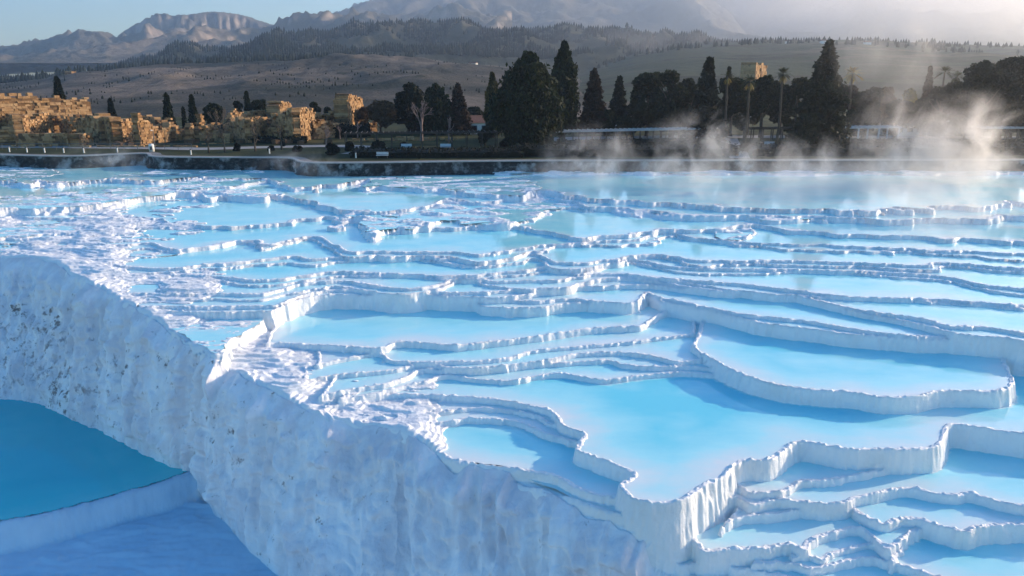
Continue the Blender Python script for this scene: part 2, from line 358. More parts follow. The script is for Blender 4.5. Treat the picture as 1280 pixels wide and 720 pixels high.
def terrain(nr, nc, y0, y1, s0, s1, layers, basef, microamp=1.0):
    w = np.linspace(1 / y1, 1 / y0, nr)[::-1]           # near rows first
    yv = 1 / w
    sv = np.linspace(s0, s1, nc)
    k = 3
    yc = 1 / np.interp(np.arange(0, nr + k, k), np.arange(nr), w)
    ii = np.clip(np.arange(0, nr + k, k), 0, nr - 1); jj = np.clip(np.arange(0, nc + k, k), 0, nc - 1)
    Yc, Sc = np.meshgrid(yv[ii], sv[jj], indexing='ij'); Xc = Sc * Yc
    fi = np.arange(nr) / k; fj = np.arange(nc) / k
    i0 = np.minimum(fi.astype(int), len(ii) - 2); j0 = np.minimum(fj.astype(int), len(jj) - 2)
    a = (fi - i0)[:, None]; b = (fj - j0)[None, :]
    def up(C):
        r = C[i0] * (1 - a) + C[i0 + 1] * a
        return r[:, j0] * (1 - b) + r[:, j0 + 1] * b
    Y, S = np.meshgrid(yv, sv, indexing='ij'); X = S * Y
    far = sm(50, 95, Y)
    wl = noise(X / 7, Y / 7, 1) * 1.0
    wm = noise(X / 2.3, Y / 2.3, 2)
    ws = noise(X / .8, Y / .8, 3)
    wt = noise(X / .33, Y / .33, 4)
    wf = noise(X / .15, Y / .15, 5)
    warp_f = wl * 1.0 * far + wm * (.30 + .55 * far) + ws * (.16 + .12 * far)
    fine = wt * (.035 + .07 * sm(-.3, .4, noise(X / 3.1, Y / 3.1, 44))) + np.abs(ws) * .06 + wf * .02
    nod = np.maximum(0, noise(X / .20, Y / .20, 9)) * .14 + np.maximum(0, noise(X / .45, Y / .45, 8)) * .15
    low = fbm(X / 5, Y / 5, 3, 21)
    B = up(basef(Xc, Yc))
    # tiny terracettes on open ground
    rough = B + microamp * (.24 * fbm(X / 5, Y / 2.2, 3, 31) + .07 * wm)
    step = .12
    q = rough / step; fl = np.floor(q); fr = q - fl
    H = (fl + sm(.62, 1.0, fr) + .10 * fr) * step + .05 * noise(X / 1.2, Y / .45, 13) + .02 * wt + .01 * wf
    idx = np.full(H.shape, -1, np.int16); WZ = np.full(H.shape, -99.0)
    for n, L in enumerate(layers):
        d = up(sdf(L['poly'], Xc, Yc))
        d = d + warp_f * L['warp'] + fine
        z = L['z']
        if L['rough']:
            q = (z + L['rough'] * (fbm(X / 4, Y / 1.8, 5, 51 + n) * 1.0 - .01)) / .09; fl = np.floor(q); fr = q - fl
            inside = (fl + sm(.6, 1, fr)) * .09 + .04 * noise(X / 1.2, Y / .45, 14) + .018 * wt + .008 * wf
        else:
            lw = L['lip'] * (1 + .6 * wm + .3 * ws) * (1 - .2 * far)
            lip = z + .03 + .05 * sm(-.2, .6, ws) + nod * (.6 - .35 * far)
            bedz = z - np.minimum(L['bed'] * (1 + .35 * low), .05 + .19 * np.maximum(0, d - lw)) - .02
            t = sm(0, .22, d - lw)
            inside = lip * (1 - t) + bedz * t
        o = np.maximum(0, -d)
        apron = 1 - (.35 + .5 * far) * sm(.0, .35, noise(X / 7 + n * 3.3, Y / 7, 41)) * (z > -6.5)
        sl = L['slope'] * (1 + .35 * wm)
        outside = z + .03 + nod * (.55 - .35 * far) - o * sl * apron * (.35 + np.minimum(o / .10, 1) * .65)
        h = np.where(d > 0, inside, outside)
        m = h > H
        if L['rough']:
            H = np.where(m, h, H); a_ = m & (d > 0); idx[a_] = n; WZ[a_] = z; b_ = m & (d <= 0) & (h > WZ + .012); idx[b_] = -1; WZ[b_] = -99
        else:
            # a pool higher than what is there wins; its bed may dip below
            m2 = (d > 0) & (z + .02 > H)
            m = m | m2
            H = np.where(m2, inside, np.where(h > H, h, H))
            idx[m2] = n; WZ[m2] = z; b_ = m & ~m2 & (h > WZ + .012); idx[b_] = -1; WZ[b_] = -99
    return X, Y, H, idx, yv, sv, up, Xc, Yc
_sub = []
for L in LAY:
    if L['rough'] or L['z'] < -4.9 or L['z'] > -3.0 or len(L['poly']) < 60: continue
    P = L['poly'].copy(); n_ = len(P) - 4
    for j, (dy, dz) in enumerate(((1.7, .15),)):
        Q_ = P.copy(); yy = P[:n_, 1]
        k_ = dy * (.55 + .9 * noise(P[:n_, 0] / 9, yy / 9, 300 + j + int(-L['z'] * 40))) * (.45 + yy / 100)
        Q_[:n_, 1] -= np.maximum(k_, -.8)
        _sub.append(dict(L, poly=Q_, z=L['z'] - dz, lip=.12, bed=.3, warp=L['warp'] * (1.3 + .4 * j), label='narrow stepped shelf below the ' + L['label']))
LAY += _sub
LAY.sort(key=lambda L: L['z'])
nr, nc = int(1150 * Q), int(1350 * Q)
X, Y, H, IDX, yv, sv, up, Xc, Yc = terrain(nr, nc, 25.5, 136, -.86, .86, LAY, base_h)
dc = up(sdf(clip_poly, Xc, Yc)) + noise(X / 2.5, Y / 2.5, 61) * .25 + noise(X / .8, Y / .8, 62) * .12
oo = np.maximum(0, .25 - dc)
H = H - np.minimum(oo * oo * 1.8, oo * 3.0)
keep = dc > -.35
cell = keep[:-1, :-1] & keep[1:, 1:] & keep[1:, :-1] & keep[:-1, 1:]
co = np.stack([X, Y, H], -1).reshape(-1, 3)
F = grid_faces(nr, nc, cell)
c2, f2, _ = compact(co, F, {})
o = np_mesh('travertine_ground', c2, f2, TRAV)
props(o, 'white travertine terraces with wavy rims stepping down from the plaza', 'terrace', kind='structure')
# water: one flat sheet per pool
for n, L in enumerate(LAY):
    z = L['z']
    wet = (IDX == n) & (H < z + .03) & (dc > .15)
    if wet.sum() < 60: continue
    w2 = wet.copy()
    for _k in range(6):                     # run the sheet a little way into the banks around it
        e = w2.copy(); e[1:] |= w2[:-1]; e[:-1] |= w2[1:]; e[:, 1:] |= w2[:, :-1]; e[:, :-1] |= w2[:, 1:]
        w2 = wet | (e & (H > z + .01))
    wet = w2
    c = wet[:-1, :-1] & wet[1:, 1:] & wet[1:, :-1] & wet[:-1, 1:]
    ff = grid_faces(nr, nc, c)
    dep = np.clip((z - H) / 1.0 + (.32 if L['rough'] else .07 * (z > -4)), 0, 1).reshape(-1)
    cw_ = co.copy(); cw_[:, 2] = z
    c3, f3, at = compact(cw_, ff, {'depth': dep})
    o = np_mesh('pool_water', c3, f3, WATER, attrs=at)
    props(o, L['label'], 'pool water', kind='structure')

# ------------------------------------------------------------------ lower pool and floor left of the cliff
LOW = []
_keep = LAY; LAY = LOW
layer('still teal pool in shade at the foot of the cliff', -13.0, [(262,588),(236,593),(190,608),(150,620),(70,641),(0,654),(-100,668),(-300,690)], [(-420,560),(-420,450),(60,450),(275,545)], warp=.10, lip=.22, bed=.9, slope=3.0)
LOW = LAY; LAY = _keep
X2, Y2, H2, I2, *_r = terrain(int(420 * Q), int(560 * Q), 20, 84, -1.25, .30, LOW, lambda x, y: np.full(x.shape, -14.6), .55)
H2 = np.where(I2 < 0, H2, H2)
co2 = np.stack([X2, Y2, H2], -1).reshape(-1, 3)
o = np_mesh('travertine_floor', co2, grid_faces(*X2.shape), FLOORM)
props(o, 'smooth white travertine floor in blue shade below the cliff', 'travertine floor', kind='structure')
wet = (I2 == 0) & (H2 < -12.97)
c = wet[:-1, :-1] & wet[1:, 1:] & wet[1:, :-1] & wet[:-1, 1:]
cw_ = co2.copy(); cw_[:, 2] = -13.0
c3, f3, at = compact(cw_, grid_faces(*X2.shape, c), {'depth': np.clip(-13.0 - H2, 0, 1).reshape(-1)})
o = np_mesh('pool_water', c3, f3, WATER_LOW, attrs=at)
props(o, LOW[0]['label'], 'pool water', kind='structure')

# ------------------------------------------------------------------ the cliff
nu, nv = int(1300 * Q), int(170 * Q)
su = np.linspace(0, len(top_w) - 1, nu)
T = np.stack([np.interp(su, np.arange(len(top_w)), top_w[:, k]) for k in range(3)], -1)
Bm = np.stack([np.interp(su, np.arange(len(bot_w)), bot_w[:, k]) for k in range(3)], -1)
# the face starts where the ground really ends: take the height of the terrain along the edge
def ground_at(x, y):
    fr_ = np.interp(1 / y, (1 / yv)[::-1], np.arange(nr)[::-1]) if yv[0] < yv[-1] and (1 / yv)[0] > (1 / yv)[-1] else np.interp(1 / y, 1 / yv, np.arange(nr))
    fc_ = np.interp(x / y, sv, np.arange(nc)); ri = np.clip(fr_.round().astype(int), 0, nr - 1); ci = np.clip(fc_.round().astype(int), 0, nc - 1)
    return H[ri, ci], dc[ri, ci], (y > yv.min() + .1) & (y < yv.max()) & (x / y > sv[0]) & (x / y < sv[-1])
out0 = Bm[:, :2] - T[:, :2]; out0 = out0 / np.linalg.norm(out0, axis=1)[:, None]
best = np.full(nu, -99.0); okk = np.zeros(nu, bool); off_ = np.zeros(nu)
for o_ in np.arange(1.2, -1.21, -.1):            # walk outwards until the kept ground ends
    hx, hd, ok_ = ground_at(T[:, 0] - out0[:, 0] * o_, T[:, 1] - out0[:, 1] * o_)
    m_ = ok_ & (hd > -.12); best[m_] = hx[m_]; off_[m_] = -o_; okk |= m_
kq = 9; sm_ = lambda a_: np.convolve(np.pad(a_, kq, mode='edge'), np.hanning(2 * kq + 3)[1:-1] / np.hanning(2 * kq + 3).sum(), 'valid')
zT = sm_(np.where(okk, best, T[:, 2])); off_ = sm_(np.where(okk, off_, 0))
T[:, :2] += out0 * (off_ - .05)[:, None]; T[:, 2] = zT + .02
arc = np.concatenate([[0], np.cumsum(np.linalg.norm(np.diff(T[:, :2], axis=0), axis=1))])
out = Bm[:, :2] - T[:, :2]
tan = np.gradient(T[:, :2], axis=0); kk = 25
ker = np.ones(2 * kk + 1) / (2 * kk + 1)
nrm = np.stack([tan[:, 1], -tan[:, 0]], -1)
nrm = np.stack([np.convolve(np.pad(nrm[:, k], kk, mode='edge'), ker, 'valid') for k in range(2)], -1)
nrm /= np.linalg.norm(nrm, axis=1)[:, None]
nrm *= np.sign((nrm * out).sum(1))[:, None]
vv = np.concatenate([[-.2, -.12], np.linspace(-.05, 1, nv - 2)])
A, V = np.meshgrid(arc, vv, indexing='ij')
Vc = np.clip(V, 0, 1)
hprof = Vc ** 1.15                      # steep below the lip, spreading at the foot
zz = T[:, 2][:, None] * (1 - Vc) + Bm[:, 2][:, None] * Vc + np.where(V < 0, V * 5.0, 0)
hgt = (T[:, 2] - Bm[:, 2])[:, None]
px_ = T[:, 0][:, None] + out[:, 0][:, None] * hprof; py_ = T[:, 1][:, None] + out[:, 1][:, None] * hprof
mz = Vc * hgt
col_ = noise(A / 2.9, mz / 26, 71)
disp = .35 * noise(A / 7.5, mz / 24, 70) + 1.05 * (.5 - np.abs(col_)) + .75 * (.5 - np.abs(noise(A / 1.2, mz / 13, 72))) + .15 * noise(A / 1.6, mz / 2.6, 73)
l1 = noise(A / 2.0 + mz / 3.0, mz / 1.3 - A / 8, 75); l2 = noise(A / .95 + mz / 2.0, mz / .7 - A / 5, 76); l3 = noise(A / .4 + mz, mz / .35, 77)
disp += .34 * np.maximum(0, l1) ** .7 * sm(0, .2, Vc) + .30 * np.maximum(0, l2) ** .7 + .07 * l3
ac = arc[np.argmin(np.hypot(T[:, 0] - W(262, 447, -5.1)[0], T[:, 1] - W(262, 447, -5.1)[1]))]
da = A - ac - .25 * noise(mz / 1.5, mz * 0, 81)
disp += .10 * sm(-.1, .9, da) * sm(7.0, 1.0, da) - .9 * np.exp(-(da / .35) ** 2) * sm(.02, .15, Vc) 
disp += .15 * sm(.25, .02, Vc)
foot = sm(1.0, .8, Vc) * .8 + .2
disp *= (sm(-.02, .12, Vc) * .9 + .1) * foot
disp -= .10 * sm(0.04, -.05, V) + np.maximum(0, -V) * 8
px_ = px_ + nrm[:, 0][:, None] * disp; py_ = py_ + nrm[:, 1][:, None] * disp
zz = zz + .10 * fbm(A / 1.2, mz / 1.5, 3, 78) * sm(0, .1, Vc)  
coC = np.stack([px_, py_, zz], -1).reshape(-1, 3)
dirt_pits = np.clip(1.0 - np.abs(A - 26) / 20, 0, 1) * sm(.05, .5, Vc) * .9 + .25 * sm(.5, .0, np.abs(A - 52) / 30)
o = np_mesh('travertine_cliff', coC, grid_faces(nu, nv), CLIFF, attrs={'dirt_pits': dirt_pits.reshape(-1)})
props(o, 'tall white cliff with fluted lumpy face in shade, dark specks at its left', 'cliff', kind='structure')
# ------------------------------------------------------------------ plaza edge, ground, paths
GRASS = NM('grass_ground')
_g = GRASS.ramp(GRASS.noise(.12, 6, .6), [(.3, (.018, .022, .009)), (.5, (.035, .040, .014)), (.7, (.085, .075, .03))])
GRASS = GRASS.done(_g, .95, GRASS.bump(GRASS.noise(2.5, 5, .7), .6, .1), .1)
PAVE = plain('pale_paving', (.22, .21, .20), (.30, .28, .26), .8, .8, .15)
CONC = plain('concrete_kerb', (.26, .25, .24), (.38, .36, .34), 1.5, .8, .2)
m = NM('old_retaining_stone')
_br = m.n('TexBrick'); m.l(m.co, _br.inputs['Vector'])
_f = m.noise(.35, 6, .65); _f2 = m.noise(1.4, 6, .7, vec=(1, 1, 1.6))
_c = m.ramp(_f2, [(.38, (.012, .012, .012)), (.55, (.035, .033, .032)), (.68, (.10, .10, .10))])
_c = m.mix(m.ramp(_f, [(.52, (0, 0, 0)), (.66, (.8, .8, .8))]), _c, (.36, .37, .37))
PATHM = plain('worn_path', (.14, .13, .12), (.24, .22, .20), .8, .85, .15)
RSTONE = m.done(_c, .85, m.bump(m.noise(2.0, 6, .7), .8, .2), .2)

EDGE = spline([W(u, v, 0) for u, v in [(-330,190),(-60,191.5),(0,193),(60,194.5),(100,194.5),(140,192.8),(184,191.5),(200,195.5),(300,196.5),(362,197),(384,202.5),(450,203),(640,200.8),(900,200.2),(1280,199.6),(1620,199.6)]], 8)
def strip(name, line, prof, mat, seg=1, jit=0.0, rs=3):
    """sweep an open profile [(outward offset, z)] along a plan line"""
    L = np.array(line); t = np.gradient(L, axis=0); n = np.stack([t[:, 1], -t[:, 0]], -1); n /= np.linalg.norm(n, axis=1)[:, None]
    r = []
    for k, (o_, z_) in enumerate(prof):
        p = L + n * o_
        r.append(np.column_stack([p, np.full(len(L), z_)]))
    c_ = np.stack(r, 0)
    if jit:
        c_[1:, :, 0] += jit * noise(c_[1:, :, 0] * 1.3, c_[1:, :, 2] * 2 + 9, rs); c_[1:, :, 1] += jit * noise(c_[1:, :, 0] * 1.3, c_[1:, :, 2] * 2, rs + 1)
    a, b = c_.shape[:2]
    return np_mesh(name, c_.reshape(-1, 3), grid_faces(a, b)[:, ::-1], mat, smooth=bool(jit))
def dens(L, step):
    L = np.array(L); d = np.concatenate([[0], np.cumsum(np.linalg.norm(np.diff(L, axis=0), axis=1))])
    s_ = np.arange(0, d[-1], step); return np.column_stack([np.interp(s_, d, L[:, 0]), np.interp(s_, d, L[:, 1])])
ED = dens(EDGE, .35)
o = strip('retaining_wall', ED, [(.30, .02), (.32, -.2), (.35, -.5), (.42, -.8), (.42, -1.1), (.55, -1.4), (.7, -1.7), (.9, -2.0), (1.2, -2.4), (1.6, -3.0)], RSTONE, jit=.35)
props(o, 'low dark retaining wall with white crusts along the whole plaza edge', 'retaining wall')
o = strip('kerb', ED, [(.46, -.10), (.46, .03), (.44, .05), (-.10, .05), (-.12, .03), (-.12, -.05)], CONC)
props(o, 'pale concrete kerb running along the top of the retaining wall', 'kerb', kind='structure')
# ground sheet behind the edge
rows = []
L = np.array(EDGE)
for yy in (0, 4, 12, 30, 60, 120, 260, 700, 1500, 4000, 9000):
    k = yy / 130
    rows.append(np.column_stack([L[:, 0] * (1 + k), L[:, 1] + yy, np.full(len(L), -.02)]))
c_ = np.stack(rows, 0)
o = np_mesh('ground', c_.reshape(-1, 3), grid_faces(*c_.shape[:2]), GRASS, smooth=False)
props(o, 'flat grassy ground of the plateau behind the terraces', 'ground', kind='structure')
o = strip('footpath', ED, [(-.14, .02), (-1.5, .02)], PATHM); props(o, 'pale footpath running just behind the plaza kerb', 'footpath', kind='structure')
def road(name, pts, w, z, mat, label):
    l_ = dens(spline([W(u, v, 0) for u, v in pts], 6), 1.0)
    o = strip(name, l_, [(-w / 2, z), (w / 2, z)][::-1], mat); props(o, label, name.replace('_', ' '), kind='structure')
road('road', [(-200,182.5),(60,183.5),(200,185),(250,186),(330,184),(400,182.5),(445,183),(470,186),(440,193)], 4.5, .012, PAVE, 'pale paved road behind the lawn on the left')
road('road', [(640,177),(720,173),(850,171),(1000,171),(1280,172),(1450,172)], 7, .016, PAVE, 'pale paved road under the dark trees on the right')
road('footpath', [(925,198),(922,190),(915,180),(912,173)], 3.0, .024, PAVE, 'pale path leading from the kerb between the palms')

# ------------------------------------------------------------------ hills
def hillmat(name, cols, fcols=None, s=.004, fields=False, rock=False):
    m = NM(name)
    f = m.noise(s, 8, .62); 
    c = m.ramp(f, [(.38, cols[0]), (.5, cols[1]), (.61, cols[2])])
    if fields:
        f2 = m.noise(.0035, 3, .5, vec=(1, 7, 1)); c = m.mix(m.ramp(f2, [(.46, (0, 0, 0)), (.50, (1, 1, 1))]), c, fields)
        f3 = m.noise(.006, 4, .6, vec=(1, 9, 1)); c = m.mix(m.ramp(f3, [(.60, (0, 0, 0)), (.64, (.9, .9, .9))]), c, (.035, .045, .03))
    sp = m.noise(.045, 6, .7); c = m.mix(m.ramp(sp, [(.60, (0, 0, 0)), (.66, (.8, .8, .8))]), c, (.04, .045, .03))
    if rock:
        g = m.n('NewGeometry'); sx = m.n('SeparateXYZ'); m.l(g.outputs['Normal'], sx.inputs[0])
        rk = m.ramp(m.noise(.02, 6, .7, vec=(1, 1, .25)), [(.35, (.16, .14, .12)), (.55, (.34, .27, .21)), (.7, (.42, .30, .22))])
        c = m.mix(m.ramp(sx.outputs[2], [(.58, (1, 1, 1)), (.76, (0, 0, 0))]), c, rk)
    b = m.bump(m.noise(.03, 8, .7), 1.0, 8.0)
    return m.done(c, .95, b, .05)
HM1 = hillmat('dry_hill', [(.028, .034, .028), (.085, .074, .06), (.20, .155, .12)], s=.006)
HM2 = hillmat('wooded_hill', [(.03, .035, .02), (.05, .05, .03), (.10, .085, .05)])
HM3 = hillmat('mesa_rock', [(.09, .08, .055), (.13, .11, .08), (.20, .16, .12)], s=.0015, rock=True)
HM4 = hillmat('far_mountain', [(.10, .09, .07), (.15, .13, .10), (.21, .18, .14)], s=.001)
HMF = hillmat('farmland', [(.028, .032, .024), (.055, .052, .036), (.12, .10, .07)], s=.004, fields=(.06, .068, .04))
HILLS = {}
def hill(name, label, crest, yc, yn, zn, mat, amp, ppow=1.3, fr=1.0, seed=0, nrow=110, ncol=420, cliff=None, back=.25, near=None):
    us = np.linspace(crest[0][0], crest[-1][0], ncol)
    cp = np.array(crest, float)
    vcr = np.interp(us, cp[:, 0], cp[:, 1])
    kz = 5; vcr = np.convolve(np.pad(vcr, kz, mode='edge'), np.ones(2 * kz + 1) / (2 * kz + 1), 'valid')
    ycr = yc * (1 + .10 * noise(us / 140, us * 0, seed + 3))
    P = np.array([AT(u, v, y) for u, v, y in zip(us, vcr, ycr)])
    az = P[:, 0] / P[:, 1]
    t = np.concatenate([np.linspace(0, 1, nrow), 1 + np.linspace(.05, 1, 14)])
    T_, U_ = np.meshgrid(t, np.arange(ncol), indexing='ij')
    yy = yn + (ycr[None, :] - yn) * np.minimum(T_, 1) + ycr[None, :] * back * np.maximum(T_ - 1, 0)
    xx = az[None, :] * yy
    hc = P[:, 2][None, :]
    tt = np.minimum(T_, 1)
    prof = tt ** ppow
    if cliff is not None:
        k_ = np.interp(us, *zip(*cliff))[None, :]
        prof = prof * (1 - k_) + k_ * (.50 * tt ** 1.4 + .50 * sm(.86, .95, tt + .022 * noise(us[None, :] / 16 + tt * 3, tt * 6, seed) + .016 * fbm(us[None, :] / 7 - tt * 4, tt * 14, 3, seed)))
    zz = zn + (hc - zn) * prof
    L_ = yc / 6 * fr
    rg = ridged(xx / L_ + .3 * noise(xx / L_ * .7, yy / L_ * .7, seed), yy / L_ * .55, 6, seed + 1) - .3
    af = np.clip(hc / 45, 0, 1)
    zz = zz + af * amp * rg * np.sin(np.pi * np.clip(tt, 0, 1) ** 1.2) * (.35 + .65 * tt)
    zz = zz + af * amp * .05 * fbm(xx / (L_ * .08), yy / (L_ * .08), 3, seed + 9) * (tt > .02)
    zz = zz - hc * .6 * np.maximum(T_ - 1, 0) ** 1.3
    zz[0] = np.minimum(zz[0], zn) - 1.5
    o = np_mesh(name, np.stack([xx, yy, zz], -1).reshape(-1, 3), grid_faces(*xx.shape), mat)
    props(o, label, name, kind='structure')
    HILLS[label] = (xx, yy, zz)
    return xx, yy, zz
h_foot = hill('hill', 'low bare foothill with scattered bushes behind the ruins', [(-700,112),(-200,110),(0,104),(60,97),(88,91),(140,88),(200,83),(250,82),(330,79),(440,76),(520,76),(560,79),(620,84),(680,92),(740,102),(820,112)], 900, 230, 0, HM1, 20, 1.15, 1.7, 5)
h_farm = hill('hill', 'farmland slope with green and brown fields beyond the trees on the right', [(560,118),(640,104),(700,94),(760,78),(800,68),(850,59),(900,54),(960,52),(1060,50),(1150,54),(1280,60),(1500,60),(1900,70)], 1400, 330, 0, HMF, 9, 1.0, 1.2, 15)
h_wood = hill('hill', 'dark wooded ridge crossing in front of the mountains', [(-300,116),(0,110),(100,101),(160,88),(230,76),(300,67),(350,56),(400,45),(440,40),(480,38),(560,40),(640,42),(760,47),(840,56),(950,72)], 1900, 850, 10, HM2, 38, 1.2, .8, 25)
hill('mountain', 'flat topped mountain with pale rock cliffs at the left', [(-900,92),(-300,90),(-100,88),(0,84),(60,76),(100,70),(135,60),(150,45),(160,34),(180,26),(215,24),(240,19),(265,17),(290,17),(320,24),(345,33),(370,30),(420,27),(480,20),(560,20),(640,30)], 3800, 1700, 40, HM3, 95, 1.25, .7, 35, cliff=[(0,0),(130,.2),(160,1),(330,1),(350,.2),(640,0)], nrow=160, ncol=600)
hill('mountain', 'broad hazy mountain massif with a notch at the upper right', [(380,46),(450,36),(475,28),(500,14),(520,5),(545,3),(570,2),(590,-4),(640,-15),(720,-30),(800,-25),(850,-10),(880,2),(905,9),(940,10),(960,2),(1000,-12),(1100,-25),(1300,-30),(1700,-20),(2200,0)], 6000, 2300, 60, HM4, 190, 1.2, .8, 45, nrow=160, ncol=600)

def on_surf(S, k, t0, t1, u0, u1, rs):
    xx, yy, zz = S; nr_ = 110
    i = (rs.uniform(t0, t1, k) * (nr_ - 1)).astype(int); j = (rs.uniform(u0, u1, k) * (xx.shape[1] - 1)).astype(int)
    return np.stack([xx[i, j], yy[i, j], zz[i, j]], -1)
def cones(name, P, hmin, hmax, mat, label, rs, cat):
    n = len(P); k = 6
    hh = rs.uniform(hmin, hmax, n); rr = hh * rs.uniform(.22, .42, n)
    a = np.arange(k) * 2 * np.pi / k
    ring = lambda f, z: np.stack([P[:, 0][:, None] + rr[:, None] * f * np.cos(a) * rs.uniform(.7, 1.2, (n, k)), P[:, 1][:, None] + rr[:, None] * f * np.sin(a), (P[:, 2] + hh * z)[:, None] + 0 * a], -1)
    r1, r2 = ring(1.0, .12), ring(.75, .5); tip = np.repeat((P + np.stack([0 * hh, 0 * hh, hh], -1))[:, None], k, 1)
    r0 = ring(.3, -.15)
    V_ = np.stack([r0, r1, r2, tip], 1)       # n,4,k,3
    idx = np.arange(n * 4 * k).reshape(n, 4, k); nx = np.roll(idx, -1, 2)
    f = np.stack([idx[:, :-1], nx[:, :-1], nx[:, 1:], idx[:, 1:]], -1).reshape(-1, 4)
    o = np_mesh(name, V_.reshape(-1, 3), f, mat, smooth=False); props(o, label, cat, kind='stuff'); return o
rs = np.random.RandomState(5)
DARKF = plain('far_foliage', (.010, .014, .010), (.026, .03, .02), .05, .95, 0, .05)
P = on_surf(h_wood, 24000, .25, 1.0, .17, 1.0, rs); d_ = fbm(P[:, 0] / 160, P[:, 1] / 160, 3, 91); P = P[d_ > -.28]
cones('forest', P, 5, 10.5, DARKF, 'dense dark pine forest covering the wooded ridge', rs, 'forest')
P = on_surf(h_farm, 5000, .55, 1.0, .1, 1.0, rs); d_ = fbm(P[:, 0] / 90, P[:, 1] / 30, 3, 93); P = P[(d_ > .38)]
cones('hedgerows', P, 4, 8, DARKF, 'dark tree lines and hedgerows between the far fields', rs, 'tree lines')
P = on_surf(h_foot, 5200, .1, 1.0, .05, .95, rs); d_ = fbm(P[:, 0] / 60, P[:, 1] / 60, 3, 95); P = P[d_ > .22]
cones('scrub', P, .5, 1.6, DARKF, 'small dark bushes dotted over the bare foothill', rs, 'scrub')
P = on_surf(h_foot, 500, .93, 1.0, .1, .8, rs)
cones('forest', P, 5, 10, DARKF, 'row of dark trees along the crest of the foothill', rs, 'forest')
# ------------------------------------------------------------------ ruins
m = NM('ruin_stone')
_c = m.ramp(m.noise(.9, 5, .7), [(.3, (.08, .046, .028)), (.5, (.27, .14, .055)), (.68, (.42, .25, .115))])
_c = m.mix(m.ramp(m.attr('tint'), [(0, (.0, .0, .0)), (1, (.7, .7, .7))]), _c, (.50, .33, .18))
_c = m.mix(m.ramp(m.attr('tint'), [(.0, (.8, .8, .8)), (.22, (0, 0, 0))]), _c, (.07, .05, .036))
_c = m.mix(m.ramp(m.noise(.5, 6, .7), [(.55, (0, 0, 0)), (.68, (.75, .75, .75))]), _c, (.075, .06, .05))
RUIN = m.done(_c, .95, m.bump(m.noise(5, 5, .7), .6, .08), .1)
def blocks(A_, B_, zbase, top, thick, rs, bh=.55, gap=.05, miss=.04, holes=()):
    """one wall of separate cut stones between two plan points; top = function of s in 0..1 -> height"""
    A_ = np.array(A_[:2], float); B_ = np.array(B_[:2], float); Ln = np.linalg.norm(B_ - A_); t = (B_ - A_) / Ln; n = np.array([t[1], -t[0]])
    V_, F_, TI = [], [], []
    z = zbase
    row = 0
    while z < 40:
        h = bh * rs.uniform(.8, 1.25); s_ = -rs.uniform(0, .8); anyb = False
        while s_ < Ln:
            w = rs.uniform(.55, 1.5) * bh / .5
            c_ = (s_ + w / 2) / Ln
            if 0 <= c_ <= 1:
                tp = top(c_)
                inhole = any(a_ < c_ < b_ and z + h * .5 < hh_ * (1 - .35 * (2 * abs((c_ - a_) / (b_ - a_) - .5)) ** 2) for a_, b_, hh_ in holes)
                if z + h * .55 < tp and not inhole:
                    anyb = True
                    near_top = (tp - z) < 1.4
                    if rs.rand() > (miss + (.22 if near_top else 0)):
                        o_ = rs.normal(0, .07) + (rs.rand() < .09) * -.3
                        x0, x1 = max(s_, 0) + gap / 2, min(s_ + w, Ln) - gap / 2
                        if x1 - x0 > .15:
                            b0 = len(V_)
                            for zz_ in (z, z + h - gap * .6):
                                for ss, nn in ((x0, thick / 2 + o_), (x1, thick / 2 + o_), (x1, -thick / 2), (x0, -thick / 2)):
                                    p = A_ + t * (ss + rs.normal(0, .03)) + n * (nn + rs.normal(0, .02))
                                    V_.append((p[0], p[1], zz_ + rs.normal(0, .025)))
                            F_ += [tuple(b0 + a for a in q) for q in ((0, 3, 2, 1), (4, 5, 6, 7), (0, 1, 5, 4), (1, 2, 6, 5), (2, 3, 7, 6), (3, 0, 4, 7))]
                            TI += [rs.rand()] * 8
            s_ += w
        z += h; row += 1
        if not anyb: break
    # packed rubble core, a little thinner than the facing
    k = max(6, int(Ln / .6)); b0 = len(V_)
    for i in range(k + 1):
        c_ = i / k; p = A_ + t * Ln * c_; tp = max(zbase + .2, top(min(max(c_, .01), .99)) - .55 - .3 * rs.rand())
        if any(a_ - .5 / k < c_ < b_ + .5 / k for a_, b_, hh_ in holes): tp = zbase + .15
        for nn, z_ in ((thick / 2 - .18, zbase), (thick / 2 - .18, tp), (-thick / 2 + .18, tp), (-thick / 2 + .18, zbase)):
            q = p + n * nn; V_.append((q[0], q[1], z_)); TI.append(.1)
    for i in range(k):
        a = b0 + i * 4
        for q in range(3): F_.append((a + q, a + q + 1, a + q + 5, a + q + 4))
    return V_, F_, TI
def ruin(label, ul, vl, yl, ur, vr, yr, tops, thick=1.1, zb=-.3, seed=1, bh=.42, group=None, name='ruined_wall', cat='ruined wall', holes=()):
    rs = np.random.RandomState(seed)
    A_ = AT(ul, vl, yl); B_ = AT(ur, vr, yr)
    tp = []
    for u, v in tops:
        s_ = (u - ul) / (ur - ul); y_ = yl + (yr - yl) * s_
        tp.append((s_, AT(u, v, y_)[2]))
    tp = np.array(tp)
    f = lambda s_: float(np.interp(s_, tp[:, 0], tp[:, 1]))
    V_, F_, TI = blocks(A_, B_, zb, f, thick, rs, bh, holes=holes)
    V_ = np.array(V_); loc = np.array([(A_[0] + B_[0]) / 2, (A_[1] + B_[1]) / 2, 0]); 
    o = np_mesh(name, V_ - loc, np.array(F_), RUIN, smooth=False, attrs={'tint': TI}); o.location = loc
    props(o, label, cat, group=group or 'ruined stone walls behind the terraces')
    return o
ruin('longest and tallest sunlit ruin wall at the far left edge of the view', -70, 150, 146, 115, 150, 168, [(-70,116),(0,117),(38,117),(42,119),(70,119),(100,121),(108,121),(115,124)], seed=1, bh=.5)
